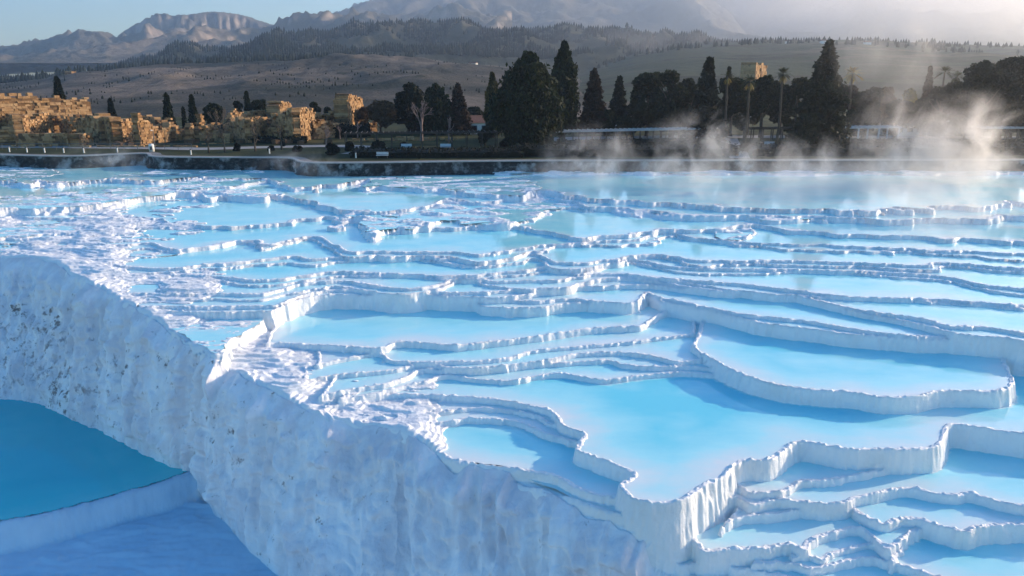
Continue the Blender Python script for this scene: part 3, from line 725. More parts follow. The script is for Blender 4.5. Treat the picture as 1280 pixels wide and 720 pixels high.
ruin('lower sunlit ruin wall in front of the tallest wall at the far left', -50, 160, 139, 16, 160, 146, [(-50,134),(-20,133),(0,135),(10,137),(16,140)], seed=2)
ruin('narrow dark upright ruin pier near the left edge', 13, 160, 146, 24, 160, 139.5, [(13,143),(24,143)], seed=3, thick=1.6)
ruin('short sunlit ruin wall just right of the dark pier', 24, 160, 140, 60, 160, 152, [(24,143),(34,143),(36,150),(39,150),(40,144),(50,141),(60,141)], seed=4)
ruin('long shaded ruin wall with broken top below the tree on the left', 58, 160, 156, 128, 160, 141, [(58,146),(66,142),(76,142),(80,146),(90,146),(94,142),(110,143),(128,144)], seed=5, holes=((.2,.32,2.6),(.5,.6,2.4)))
ruin('dark squarish ruin block at the right end of the shaded wall', 124, 160, 146, 146, 160, 140, [(124,143),(134,141),(141,146),(146,147)], seed=6, thick=2.0)
ruin('low dark ruin base wall behind the plaza railing at left', 24, 170, 137, 91, 170, 137.5, [(24,168),(60,166),(91,166)], seed=7)
ruin('small sunlit cube of stones standing on the low dark base', 91, 170, 134.5, 109, 170, 139.5, [(91,166.5),(109,166)], seed=8, thick=2.2)
ruin('small ragged sunlit ruin wall left of the golden wall', 143, 165, 143, 170, 165, 151, [(143,149),(146,147),(150,149),(156,147),(160,150),(166,147),(170,150)], seed=9)
ruin('golden sunlit ruin wall with stepped broken top at centre left', 171, 172, 138, 231, 172, 151, [(171,142),(176,141),(178,149),(184,151),(190,157),(202,158),(208,158),(210,147),(214,147),(217,158),(226,162),(231,168)], seed=10, thick=1.4, holes=((.62,.72,1.8),))
ruin('dark shaded back ruin wall behind the golden wall', 176, 165, 160, 212, 165, 150, [(176,146),(190,144),(200,147),(212,153)], seed=11)
ruin('slim broken ruin pillar pair right of the golden wall', 234, 165, 147, 258, 165, 153, [(234,156),(236,151),(239,152),(240,159),(248,160),(249,143),(253,143),(254,157),(258,158)], seed=12)
ruin('low sunlit ruin stub with flat top between pillar and bare bush', 255, 165, 148, 268, 165, 152, [(255,157),(268,157)], seed=13)
ruin('heap like low ruin wall with scattered stones', 228, 168, 150, 290, 168, 146, [(228,166),(245,163),(262,168),(280,164),(290,167)], seed=14)
ruin('upper sunlit ruin wall with jagged left tip', 286, 160, 163, 352, 160, 186, [(286,146),(290,142),(294,134),(297,136),(299,140),(312,139),(326,138),(340,139),(352,143)], seed=15, holes=((.35,.45,3.2),))
ruin('shaded left face of the square ruin tower', 289, 165, 153, 311, 165, 143, [(289,149),(300,147),(311,146)], seed=16)
ruin('golden sunlit right face of the square ruin tower', 311, 168, 143, 333, 168, 153, [(311,146),(320,145),(333,147)], seed=17, holes=((.55,.8,2.3),))
ruin('small sunlit ruin block standing on top behind the shaded mass', 343, 160, 170, 359, 160, 182, [(343,128),(346,126.5),(357,127),(359,133)], seed=18, thick=3)
ruin('large shaded ruin wall rising to a peak in the middle of the ruins', 330, 168, 156, 372, 168, 143, [(330,152),(340,148),(350,141),(362,137),(371,134),(372,136)], seed=19, thick=1.6, holes=((.3,.45,2.5),))
ruin('sunlit ruin face just right of the shaded peak', 372, 160, 144, 392, 160, 156, [(372,135),(381,134),(390,134),(392,141)], seed=20)
ruin('long low sunlit ruin wall leading to the tall ruin tower', 388, 160, 160, 428, 160, 178, [(388,144),(395,141),(404,143),(415,139),(422,140),(424,136),(428,137)], seed=21, holes=((.25,.4,2.6),(.65,.8,2.6)))
ruin('tall narrow sunlit ruin tower at the right end of the ruins', 427, 160, 164, 448, 160, 178, [(427,137),(428,120),(431,118),(438,118),(441,121),(447,122),(448,140)], seed=22, thick=3.0)
ruin('low pale sunlit stone wall running behind the pergola', 436, 172, 147, 572, 172, 150, [(436,173.5),(500,171),(572,171)], seed=23, bh=.4, thick=.7)
ruin('golden low boundary wall beside the road on the left', 247, 178, 140, 292, 178, 143, [(247,180),(292,177)], seed=24, bh=.4, thick=.6)
ruin('low dark boundary wall under the ruins at far left', -40, 178, 134.5, 246, 178, 134.5, [(-40,180.5),(246,180.5)], seed=25, bh=.5, thick=.6)
ruin('square orange ruin tower beyond the palms, lit by the sun', 934, 105, 262, 948, 105, 276, [(934,79),(936,78),(944,80),(948,81)], seed=26, thick=5, bh=.9, zb=-2, name='ruined_tower', cat='ruined tower')
ruin('tiny round topped yellow ruin on the crest of the foothill', 85.5, 95, 640, 91.5, 95, 660, [(85.5,90),(88,88),(91.5,90)], seed=27, thick=5, bh=1.0, zb=10, name='ruined_tower', cat='ruined tower')
for i, (ul, ur, vt, yl, yr, w_) in enumerate([(130,150,152,150,154,'linking the dark block and the ragged sunlit wall'),(212,236,160,158,150,'behind the right end of the golden wall'),(262,292,154,160,156,'between the bare bush and the square tower'),(268,289,165,149,153,'low before the bare bush'),(333,352,160,149,146,'at the foot of the large shaded ruin'),(390,430,151,152,158,'before the long low sunlit wall'),(446,470,151,170,174,'trailing off right of the tall ruin tower'),(-60,20,158,136,140,'lowest at the far left edge')]):
    ruin('low broken ruin wall ' + w_, ul, 165, yl, ur, 165, yr, [(ul, vt), (ul * .7 + ur * .3, vt - 3), (ul * .4 + ur * .6, vt + 2), (ur, vt - 1)], seed=60 + i)
# fallen stones
rs = np.random.RandomState(77)
fs = None
spots_ = [(150,183,'before the ragged sunlit wall'),(163,182.5,'left of the golden wall'),(236,180,'right of the golden wall'),(244,178.5,'under the broken pillars'),(262,178,'below the flat topped stub'),(300,179,'before the square tower'),(345,180,'before the large shaded wall'),(360,179.5,'at the foot of the shaded peak'),(376,180.5,'under the sunlit face'),(410,179,'before the long low wall')]
for i, (u, v, w_) in enumerate(spots_):
    mb = MB(); mb.box(-.7, .7, -.45, .45, 0, .75, rz=rs.uniform(0, 3), jit=.14)
    mb.box(-.35, .35, -.3, .3, .1, .5, rz=rs.uniform(0, 3), piv=(0, 0), jit=.1)
    o = mb.build('fallen_stone', RUIN); x_, y_ = W(u, v, 0); o.location = (x_, y_, -.04); props(o, 'fallen ruin block lying ' + w_, 'stone', group='fallen stone blocks among the ruins')

# ------------------------------------------------------------------ trees
def leafmat(name, a, b, c=None):
    m = NM(name); f = m.attr('tint')
    n_ = m.math('ADD', m.math('MULTIPLY', f, .6), m.math('MULTIPLY', m.noise(.6, 3), .4))
    col = m.ramp(n_, [(.2, a), (.55, b)] + ([(.9, c)] if c else []))
    m.done(col, .7, None, .15)
    tl = m.n('BsdfTranslucent'); mx = m.n('MixShader'); mx.inputs[0].default_value = .3
    m.l(col, tl.inputs[0]); m.l(m.b.outputs[0], mx.inputs[1]); m.l(tl.outputs[0], mx.inputs[2]); m.l(mx.outputs[0], m.out.inputs[0])
    return m.m
L_CYP = leafmat('cypress_leaves', (0.009, 0.014, 0.006), (0.020, 0.028, 0.010), (0.037, 0.043, 0.013))
L_CYPG = leafmat('golden_cypress_leaves', (0.030, 0.033, 0.007), (0.065, 0.060, 0.015), (0.100, 0.080, 0.020))
L_PINE = leafmat('pine_needles', (0.008, 0.012, 0.006), (0.018, 0.022, 0.011), (0.030, 0.033, 0.015))
L_RED = leafmat('russet_needles', (0.015, 0.011, 0.007), (0.035, 0.022, 0.014), (0.055, 0.035, 0.020))
L_BROAD = leafmat('broad_leaves', (0.010, 0.014, 0.006), (0.022, 0.028, 0.011), (0.040, 0.040, 0.015))
L_YEL = leafmat('yellow_leaves', (0.084, 0.077, 0.014), (0.168, 0.140, 0.028), (0.238, 0.196, 0.042))
L_BRN = leafmat('dry_brown_twigs', (0.060, 0.039, 0.021), (0.102, 0.066, 0.036), (0.144, 0.096, 0.054))
L_HEDGE = leafmat('hedge_leaves', (0.005, 0.007, 0.004), (0.011, 0.013, 0.006), (0.020, 0.021, 0.010))
L_PALM = leafmat('palm_green', (0.015, 0.022, 0.007), (0.035, 0.043, 0.013), (0.080, 0.070, 0.020))
L_PALMD = leafmat('palm_dry', (0.176, 0.120, 0.032), (0.320, 0.232, 0.064), (0.440, 0.336, 0.112))
BARK = plain('bark', (.05, .038, .028), (.11, .085, .06), 4, .9, .4)
BARKW = plain('pale_bark', (.14, .10, .095), (.24, .18, .165), 4, .9, .2)
BARKP = plain('palm_bark', (.06, .045, .032), (.12, .09, .06), 6, .9, .4)

def leaves(P, size, rs, elong=1.5, up=0.0):
    n = len(P)
    a = rs.normal(size=(n, 3)); a[:, 2] += up; a /= np.linalg.norm(a, axis=1)[:, None]
    b = np.cross(a, rs.normal(size=(n, 3))); b /= np.linalg.norm(b, axis=1)[:, None]
    s = size * rs.uniform(.6, 1.35, n)[:, None]
    a = a * s * elong * .5; b = b * s * .5
    V_ = np.stack([P - a, P + b * .9, P + a, P - b * .9], 1)
    t = rs.rand(n)
    return V_.reshape(-1, 3), np.arange(n * 4).reshape(n, 4), np.repeat(t, 4)
def blob(c, r, rs, n=14, m_=9, amp=.18):
    th = np.linspace(0, 2 * np.pi, n, endpoint=False); ph = np.linspace(.02, np.pi - .02, m_)
    PH, TH = np.meshgrid(ph, th, indexing='ij'); s = rs.randint(0, 99)
    k = 1 + amp * noise(TH * 1.9 + s, PH * 2.3, s)
    V_ = np.stack([c[0] + r[0] * k * np.sin(PH) * np.cos(TH), c[1] + r[1] * k * np.sin(PH) * np.sin(TH), c[2] + r[2] * k * np.cos(PH)], -1).reshape(-1, 3)
    i = np.arange(m_ * n).reshape(m_, n); j = np.roll(i, -1, 1)
    return V_, np.stack([i[:-1], i[1:], j[1:], j[:-1]], -1).reshape(-1, 4), np.full(len(V_), .15)
def join(parts):
    V_, F_, T_ = [], [], []; k = 0
    for v, f, t in parts: V_.append(v); F_.append(f + k); T_.append(t); k += len(v)
    return np.vstack(V_), np.vstack(F_), np.concatenate(T_)
def crown_points(kind, h, r, n, rs):
    t = rs.rand(n); ang = rs.rand(n) * 2 * np.pi
    sd_ = rs.randint(0, 99)
    if kind == 'cypress':
        prof = np.sin(np.pi * np.clip(t * .93 + .07, 0, 1) ** .75) ** .75 * (1 - .12 * t)
        z0, z1 = .06, 1
    elif kind == 'cone':
        prof = (1 - t) ** .8 * .95 + .05; z0, z1 = .1, 1
    elif kind == 'tier':
        prof = ((1 - t) ** .85) * (.62 + .5 * ((1 - t) * 9 % 1.0)) + .03; z0, z1 = .08, 1
    else:
        prof = np.sqrt(np.clip(1 - (2 * t - 1) ** 2, 0, 1)); z0, z1 = .2, 1
    lumps = 1 + .26 * noise(np.cos(ang) * 1.6 + t * 5, np.sin(ang) * 1.6 + sd_, sd_) + .20 * noise(np.cos(ang) * 4 + t * 14, np.sin(ang) * 4 + sd_, sd_ + 1)
    rad = r * prof * lumps * (.60 + .42 * rs.rand(n) ** .55)
    z = h * (z0 + (z1 - z0) * t)
    # half of the foliage gathers in tufts that stand out from the outline
    K_ = max(24, int(h * r * 1.6)); ck = rs.randint(0, n, K_); w_ = rs.randint(0, K_, n); sel = rs.rand(n) < .55
    q_ = r * (.10 if kind != 'tier' else .13)
    jx_s = (.25 + .75 * prof[ck][w_])[:, None]
    ca, cr, cz = ang[ck][w_], rad[ck][w_] * rs.uniform(.98, 1.14, K_)[w_], z[ck][w_]
    jx = rs.normal(0, q_, (n, 3)) * np.array([1, 1, .9 if kind == 'tier' else 2.0]) * jx_s
    ax_, ay_ = np.cos(ca) * cr + jx[:, 0], np.sin(ca) * cr + jx[:, 1]
    ang = np.where(sel, np.arctan2(ay_, ax_), ang); rad = np.where(sel, np.hypot(ax_, ay_), rad); z = np.where(sel, np.minimum(cz + jx[:, 2], h * 1.01), z)
    if kind == 'tier': z = z - rad * .12
    return np.stack([np.cos(ang) * rad, np.sin(ang) * rad, z], -1), prof
def make_crown(kind, h, r, mat, root, rs, dens_=1.0, leaf=.55):
    parts = []
    if kind in ('cypress', 'cone', 'tier'):
        n = int((1500 + 9 * h * r * 14) * dens_)
        P, _ = crown_points(kind, h, r, n, rs)
        parts.append(leaves(P, leaf, rs, 1.8 if kind == 'tier' else 1.6, 1.2 if kind == 'cypress' else 0.0))
        if kind == 'tier': parts[-1] = leaves(P, leaf, rs, 1.9, -.3)
        # opaque inner cores added to block light, tinted dark like the crown's depth
        k = 12
        for i in range(k):
            t = (i + .5) / k
            pr = {'cypress': math.sin(math.pi * min(1, t * .93 + .07) ** .75) ** .75, 'cone': (1 - t) ** .8, 'tier': (1 - t) ** .85}[kind]
            parts.append(blob((0, 0, h * (.1 + .86 * t)), (r * pr * .5 + .05, r * pr * .5 + .05, h * .07), rs, 9, 6, .4))
    else:
        k = {'round': 9, 'broad': 16, 'umbrella': 12, 'bush': 6, 'brown': 10}[kind]
        z0 = {'round': .25, 'broad': .15, 'umbrella': .62, 'bush': .1, 'brown': .2}[kind]
        for i in range(k + 4):
            a = rs.rand() * 2 * np.pi; q = math.sqrt(rs.rand()) * .74 * r; zz_ = h * (z0 + (.86 - z0) * rs.rand() ** .8)
            if kind != 'umbrella': q *= 1 - .55 * max(0, (zz_ / h - .55)) / .45
            rr = r * rs.uniform(.20, .46)
            hz = rr * (.55 if kind == 'umbrella' else .9)
            c_ = np.array((math.cos(a) * q, math.sin(a) * q, min(zz_, h - hz * .9)))
            n = int(260 * dens_ * (1 + rr))
            d = rs.normal(size=(n, 3)); d /= np.linalg.norm(d, axis=1)[:, None]
            P = c_ + d * np.array([rr, rr, hz]) * (.62 + .48 * rs.rand(n) ** .6)[:, None] * (1 + .3 * noise(d[:, 0] * 2 + i, d[:, 2] * 2, i))[:, None]
            parts.append(leaves(P, leaf, rs))
            if kind != 'brown': parts.append(blob(c_, (rr * .6, rr * .6, hz * .6), rs, 10, 7, .35))  # added opaque core, tinted dark, stops light inside the clump
    v, f, t = join(parts)
    v[:, 2] = np.maximum(v[:, 2], .15)
    return np_mesh('crown', v, f, mat, root, smooth=False, attrs={'tint': t})
def limbs(mb, p, d, L, r, depth, rs, spread=.55, up=.25, ends=None):
    q = p + d * L; mid = (p + q) / 2 + rs.normal(size=3) * L * .05
    mb.tube([p, mid, q], [r, r * .82, r * .62], 5 if depth > 1 else 3)
    if depth == 0:
        if ends is not None: ends.append(q)
        return
    for _ in range(3 if depth > 1 else 4):
        e = d + rs.normal(size=3) * spread; e[2] += up; e /= np.linalg.norm(e)
        limbs(mb, q - d * L * .1 * rs.rand(), e, L * rs.uniform(.6, .82), r * .58, depth - 1, rs, spread, up, ends)
def tree(kind, label, u, vt, vb, wpx, mat, name='conifer', cat='tree', group='trees behind the plaza', seed=0, leaf=.5, dens_=1.0, y=None, bark=None):
    rs = np.random.RandomState(seed + int(u) * 3)
    if y is None: y = yof(vb)
    x_, y_, _z = AT(u, vb, y); h = AT(u, vt, y)[2]; r = wpx * pxm(y) / 2
    root = empty(name, (x_, y_, 0), 0, label, cat, group)
    bark = bark or BARK
    if kind in ('bare', 'pinkbare'):
        mb = MB(); ends = []
        limbs(mb, np.array((0, 0, -.1)), np.array((0.02, 0, 1.0)), h * .26, h * .028 + .04, 4, rs, .42, .22, ends)
        V_ = np.array(mb.v); s = (h / max(V_[:, 2].max(), .1)); V_ *= [r / max(1e-3, np.abs(V_[:, 0]).max()), r / max(1e-3, np.abs(V_[:, 0]).max()), s]; mb.v = [tuple(q) for q in V_]
        n = len(mb.v)
        mb.build('branches', bark, root)
        tb = MB(); tb.tube([(0, 0, -.2), (0.02, 0, h * .14), (.04, 0, h * .24)], [h * .034 + .05, h * .028 + .04, h * .022 + .03], 8); tb.build('trunk', bark, root, True)
        return root
    tb = MB(); th = h * (.3 if kind not in ('umbrella', 'broad') else .6)
    tr = .10 + h * .018
    tb.tube([(0, 0, -.25), (.03, 0, th * .3), (-.03, .04, th * .7), (0, 0, th)], [tr * 1.35, tr, tr * .85, tr * .6], 8)
    if kind in ('umbrella', 'broad', 'round', 'brown'):
        for _ in range(7):
            a = rs.rand() * 6.28; z_ = th * rs.uniform(.45, .95); q = r * rs.uniform(.4, .75)
            tb.tube([(0, 0, z_), (math.cos(a) * q * .5, math.sin(a) * q * .5, z_ + h * .12), (math.cos(a) * q, math.sin(a) * q, z_ + h * .26)], [tr * .5, tr * .35, tr * .15], 5)
    tb.build('trunk', bark, root, True)
    make_crown(kind, h, r, mat, root, rs, dens_, leaf)
    return root
def palm(label, u, vt, vb, wpx, seed, y=None, dry=True, bright=False):
    rs = np.random.RandomState(seed); y = y or yof(vb); x_, y_, _ = AT(u, vb, y); ht = AT(u, vt, y)[2]; R_ = wpx * pxm(y) / 2
    root = empty('palm_tree', (x_, y_, 0), 0, label, 'palm', 'fan palms along the path')
    hc = ht - R_ * .75
    tb = MB(); zs = np.linspace(-.2, hc, 9); tb.tube([(.12 * math.sin(z * .4), .1 * math.cos(z * .3), z) for z in zs], [.24 - .08 * i / 8 + .02 * (i % 2) for i in range(9)], 9); tb.build('trunk', BARKP, root, True)
    def fronds(n, lo, hi, L0, nm, mat, z0):
        V_, F_, T_ = [], [], []
        for i in range(n):
            a = rs.rand() * 6.283; el = rs.uniform(lo, hi); L = L0 * rs.uniform(.8, 1.1); t = rs.rand()
            d = np.array((math.cos(a) * math.cos(el), math.sin(a) * math.cos(el), math.sin(el))); side = np.array((-math.sin(a), math.cos(a), 0))
            K = 9; pts = [np.array((0, 0, z0)) + d * L * s_ + np.array((0, 0, -.38 * L * s_ ** 2.2)) for s_ in np.linspace(0, 1, K)]
            for k in range(K - 1):
                w = L * .17 * math.sin(math.pi * (k + 1.2) / (K + .6)) if k > 1 else .03
                for sg in (-1, 1):
                    for q in range(2):
                        b = pts[k] * (1 - q / 2) + pts[k + 1] * q / 2
                        tip = b + side * sg * w + d * w * .6 + np.array((0, 0, -w * .35)); e = (pts[k + 1] - pts[k]) * .22
                        n0 = len(V_); V_ += [b - e, b + e, tip + e * .2, tip - e * .2]; F_.append((n0, n0 + 1, n0 + 2, n0 + 3)); T_ += [t] * 4
        np_mesh(nm, np.array(V_), np.array(F_), mat, root, smooth=False, attrs={'tint': T_})
    fronds(38, -.35, 1.35, R_ * 1.05, 'fronds', L_PALMD if bright else L_PALM, hc)
    if dry: fronds(20, -1.35, -.6, R_ * .62, 'dry_skirt', L_PALMD, hc - .1)
    return root

T_ = [
 ('cone','dark bushy conifer standing alone behind the tallest ruin wall at far left',81,97,165,22,L_PINE,'conifer'),
 ('cone','small dark conifer behind the ruins, left of the golden wall',143,124,165,13,L_PINE,'conifer'),
 ('cone','pointed dark cypress behind the golden ruin wall',213,117,165,14,L_CYP,'cypress'),
 ('cone','pointed dark cypress behind the broken ruin pillars',244,120,166,13,L_CYP,'cypress'),
 ('cone','very small thin cypress between the two pointed cypresses',232,135,165,4,L_CYP,'cypress'),
 ('round','dark round tree behind the bare bush and ruins',270,127,168,26,L_BROAD,'round_tree'),
 ('round','small dark tree left of the pointed pair behind the ruins',300,124,160,13,L_BROAD,'round_tree'),
 ('cone','pointed cypress above the square ruin tower',312,115,160,11,L_CYP,'cypress'),
 ('round','round dark tree right of the pointed cypress above the ruins',327,120,160,20,L_BROAD,'round_tree'),
 ('round','dark round bushy tree behind the long low ruin wall',394,127,158,18,L_BROAD,'round_tree'),
 ('round','small dark bushy tree left of the tall ruin tower',411,132,158,14,L_BROAD,'round_tree'),
 ('brown','bare brown bushy tree just right of the ruin tower',476,127,167,42,L_BRN,'bare_tree'),
 ('brown','small brown bush between the ruin tower and the bare bushy tree',455,132,165,20,L_BRN,'bare_tree'),
 ('broad','broad dark evergreen with an uneven top left of the green cypress',511,101,166,42,L_PINE,'evergreen_tree'),
 ('cypress','green pointed evergreen just right of the broad dark one',546,106,168,42,L_CYP,'cypress'),
 ('tier','russet conifer left of the slim golden green cypress',573,105,168,34,L_RED,'conifer'),
 ('cypress','slim golden green cypress with a sunlit right side',616,92,172,19,L_CYPG,'cypress'),
 ('cypress','huge wide dark cypress, widest of all at centre',661,67,184,80,L_CYP,'cypress'),
 ('cypress','tall pointed dark cypress, tallest at centre',703,52,174,38,L_CYP,'cypress'),
 ('tier','ragged conifer with russet lights right of the tallest cypress',741,87,170,40,L_RED,'conifer'),
 ('tier','smaller conifer between the ragged conifer and the dark grove',772,97,168,32,L_PINE,'conifer'),
 ('broad','wide dark tree at the left side of the grove',808,84,170,48,L_BROAD,'evergreen_tree'),
 ('broad','wide dark tree at the right side of the grove',838,83,172,50,L_BROAD,'evergreen_tree'),
 ('round','russet tree peeping between the grove and the cedar',860,100,168,26,L_RED,'round_tree'),
 ('tier','layered cedar with a pointed tip left of the palms',880,73,176,46,L_PINE,'cedar'),
 ('broad','dark tree filling the gap behind the two left palms',912,95,170,44,L_BROAD,'evergreen_tree'),
 ('cone','small pointed conifer top above the dark trees by the palms',906,84,162,14,L_PINE,'conifer'),
 ('broad','dark broad tree between the palms',950,90,172,42,L_BROAD,'evergreen_tree'),
 ('broad','dark broad tree left of the great cedar',992,92,172,46,L_BROAD,'evergreen_tree'),
 ('tier','great layered cedar, tallest on the right',1023,53,188,70,L_PINE,'cedar'),
 ('round','dark tree at the right foot of the great cedar',1052,100,170,40,L_RED,'round_tree'),
 ('round','hazy brown tree behind the steam right of the great cedar',1100,106,165,46,L_BRN,'round_tree'),
 ('round','yellow green tree in the steam',1130,108,166,26,L_YEL,'round_tree'),
 ('cone','thin ragged conifer right of the yellow green tree',1152,83,165,16,L_RED,'conifer'),
 ('broad','dark wide tree behind the right steam, left part',1190,100,170,52,L_BROAD,'evergreen_tree'),
 ('broad','dark wide tree with a flat top above the right steam',1222,74,174,66,L_PINE,'evergreen_tree'),
 ('umbrella','umbrella pine with a rounded crown cut by the right edge',1278,60,172,66,L_PINE,'umbrella_pine'),
 ('broad','dark tree standing under the umbrella pine at right edge',1262,104,172,50,L_BROAD,'evergreen_tree'),
 ('round','low dark round tree at the foot of the great cedar',1010,140,190,34,L_BROAD,'round_tree'),
 ('broad','low dark tree behind the white cottage',592,135,160,30,L_BROAD,'evergreen_tree'),
 ('round','dark shrub like tree in front of the cottage',606,159,182,16,L_BROAD,'round_tree'),
 ('broad','dark low tree behind the bare white tree',528,135,166,40,L_RED,'evergreen_tree'),
 ('broad','dark tree between the layered cedar and the grove',858,92,170,40,L_BROAD,'evergreen_tree'),
 ('broad','dark tree behind the second left palm',934,98,166,36,L_BROAD,'evergreen_tree'),
 ('broad','dark tree right behind the tall palm',974,95,168,36,L_BROAD,'evergreen_tree'),
 ('round','low dark bushy tree under the grove, left',790,128,172,44,L_BROAD,'evergreen_tree'),
 ('round','low dark bushy tree under the grove, right',826,130,172,44,L_BROAD,'evergreen_tree'),
 ('round','low dark bushy tree under the ragged conifer',756,134,170,36,L_BROAD,'evergreen_tree'),
 ('round','brownish tree low in the steam, left of the yellow green one',1078,120,168,40,L_BRN,'round_tree'),
 ('round','dark tree right of the yellow green tree',1150,122,170,40,L_BROAD,'evergreen_tree'),
 ('round','low dark tree under the right steam',1204,128,174,50,L_BROAD,'evergreen_tree'),
 ('round','low dark tree by the right edge pergola',1240,128,174,50,L_BROAD,'evergreen_tree'),
 ('broad','dark tree in the steam just right of the pale topped palm',1078,108,172,46,L_BROAD,'evergreen_tree'),
 ('broad','dark tree in the steam under the yellow green one',1118,124,174,44,L_BROAD,'evergreen_tree'),
 ('broad','dark tree right under the two dark palms',1172,104,172,46,L_PINE,'evergreen_tree'),
 ('broad','dark tree between the flat topped tree and the umbrella pine',1248,88,174,50,L_PINE,'evergreen_tree'),
 ('broad','dark tree beyond the right edge of the view',1330,80,172,70,L_BROAD,'evergreen_tree'),
]
for i, (k, lb, u, vt, vb, w_, mt, nm_) in enumerate(T_):
    tree(k, lb, u, vt, vb, w_, mt, nm_, seed=i, cat=nm_.replace('_', ' '))
tree('bare', 'bare pale branched tree in front of the dark evergreens', 527, 125, 176, 36, None, 'bare_tree', seed=3, bark=BARKW, cat='bare tree')
tree('bare', 'bare purplish bush among the right part of the ruins', 277, 134, 176, 34, None, 'bare_tree', seed=5, bark=BARK, cat='bare tree')
tree('bare', 'small bare tree right of the cottage wall left of the golden cypress', 561, 146, 178, 14, None, 'bare_tree', seed=6, bark=BARKW, cat='bare tree')
for i, (u, vt, vb, w_, wh) in enumerate([(261,160,191,12,'beside the golden boundary wall'),(281,160,190,12,'at the right end of the golden boundary wall'),(319,157,189,14,'before the golden ruin tower face'),(352,156,187,12,'before the shaded ruin peak'),(408,155,187,14,'before the dark hedge'),(425,157,174,8,'in the middle of the dark hedge'),(447,152,172,12,'at the right end of the dark hedge')]):
    tree('bare', 'thin bare sapling ' + wh, u, vt, vb, w_, None, 'sapling', seed=20 + i, bark=BARK if i < 4 else BARKW, cat='sapling', group='bare saplings along the lawn')
palm('short fan palm with a sunlit golden skirt next to the layered cedar', 904, 86, 176, 24, 1)
palm('fan palm with golden skirt just left of the orange tower', 931, 90, 178, 28, 2)
palm('tall fan palm with golden skirt right of the orange tower', 971, 81, 178, 28, 3)
palm('pale golden topped palm right of the great cedar', 1057, 80, 172, 30, 4, bright=True)
palm('dark palm left of the wide flat topped tree', 1170, 80, 168, 26, 5, dry=False)
palm('second dark palm close to the wide flat topped tree', 1186, 86, 168, 24, 6, dry=False)
palm('pale palm at the right edge of the view', 1277, 83, 176, 22, 7, bright=True)

# hedges and bushes: box-like masses of leaves
def hedge(label, pts, wd, ht, mat, name='hedge', group='dark hedges along the plaza', seed=0, leaf=.3):
    rs = np.random.RandomState(seed); L = dens(spline([W(u, v, 0) for u, v in pts], 4), .5)
    t = np.gradient(L, axis=0); t /= np.linalg.norm(t, axis=1)[:, None]; nn = np.stack([t[:, 1], -t[:, 0]], -1)
    n = len(L) * 26; i = rs.randint(0, len(L), n); a = rs.rand(n)
    hh = ht * (1 + .22 * noise(L[:, 0] * .5, L[:, 1] * 0, seed + 2))
    ang = rs.rand(n) * np.pi; rr = .8 + .25 * rs.rand(n)
    off = np.cos(ang) * wd / 2 * rr; z = np.sin(ang) ** .6 * hh[i] * rr
    P = np.column_stack([L[i] + nn[i] * off[:, None] + rs.normal(0, .2, (n, 2)), z])
    parts = [leaves(P, leaf, rs)]
    pr = [(-.42, 0), (-.42, .7), (-.2, .88), (.2, .88), (.42, .7), (.42, 0)]
    c_ = np.stack([np.column_stack([L + nn * o_ * wd * .95, hh * z_ - .05]) for o_, z_ in pr], 0)
    parts.append((c_.reshape(-1, 3), grid_faces(*c_.shape[:2]), np.full(c_.shape[0] * c_.shape[1], .2)))
    v, f, tt = join(parts); x_, y_ = L[len(L) // 2]; v = v - [x_, y_, 0]
    o = np_mesh(name, v, f, mat, smooth=False, attrs={'tint': tt}); o.location = (x_, y_, 0); props(o, label, 'hedge', group); return o
hedge('dark clipped hedge in front of the left pergola', [(446,194.5),(520,195),(650,194.5)], 7, 1.2, L_HEDGE, seed=1)
hedge('dark low hedge between the huge cypress and the left palms', [(655,193),(760,193),(870,192.5),(912,192)], 9, 1.7, L_HEDGE, seed=2)
hedge('dark low hedge behind the steam right of the path', [(932,192),(1060,192),(1160,191.5),(1290,191)], 9, 1.7, L_HEDGE, seed=3)
hedge('second dark hedge row under the right trees', [(700,182),(800,180),(905,180)], 4, .9, L_HEDGE, seed=4)
hedge('upper dark hedge row right of the great cedar', [(1060,181),(1150,180),(1290,180)], 4, .9, L_HEDGE, seed=5)
hedge('tall dark hedge behind the saplings under the ruin tower', [(400,172),(430,171),(462,171)], 4, 2.9, L_HEDGE, seed=6)
hedge('dark hedge at the foot of the large shaded ruin', [(318,178),(345,179),(385,178.5)], 2.5, 1.1, L_HEDGE, seed=7)
for i, (u, v, w_, h_, wh) in enumerate([(296,190,9,1.3,'on the lawn left of the white post'),(339,190,7,.9,'right of the white post on the lawn'),(354,184,5,1.0,'on the road verge'),(372,191,13,1.0,'alone on the lawn before the road'),(416,194,20,1.7,'largest at the bend of the kerb'),(436,190,14,1.6,'left of the pergola'),(475,188,20,1.5,'under the left end of the pergola'),(634,184,20,1.9,'under the slim golden cypress'),(505,184,14,.7,'inside the pergola')]):
    rs = np.random.RandomState(300 + i); x_, y_ = W(u, v, 0); r = w_ * pxm(y_) / 2
    o_ = empty('bush', (x_, y_, 0), 0, 'rounded dark bush ' + wh, 'bush', 'rounded bushes on the lawn')
    c_ = make_crown('bush', h_, r, L_HEDGE, o_, rs, .7, .3)
    # a bush is one piece: drop the empty
    c_.parent = None; c_.name = 'bush'; c_.location = o_.location
    for k_ in ('label', 'category', 'group'): c_[k_] = o_[k_]
    bpy.data.objects.remove(o_)
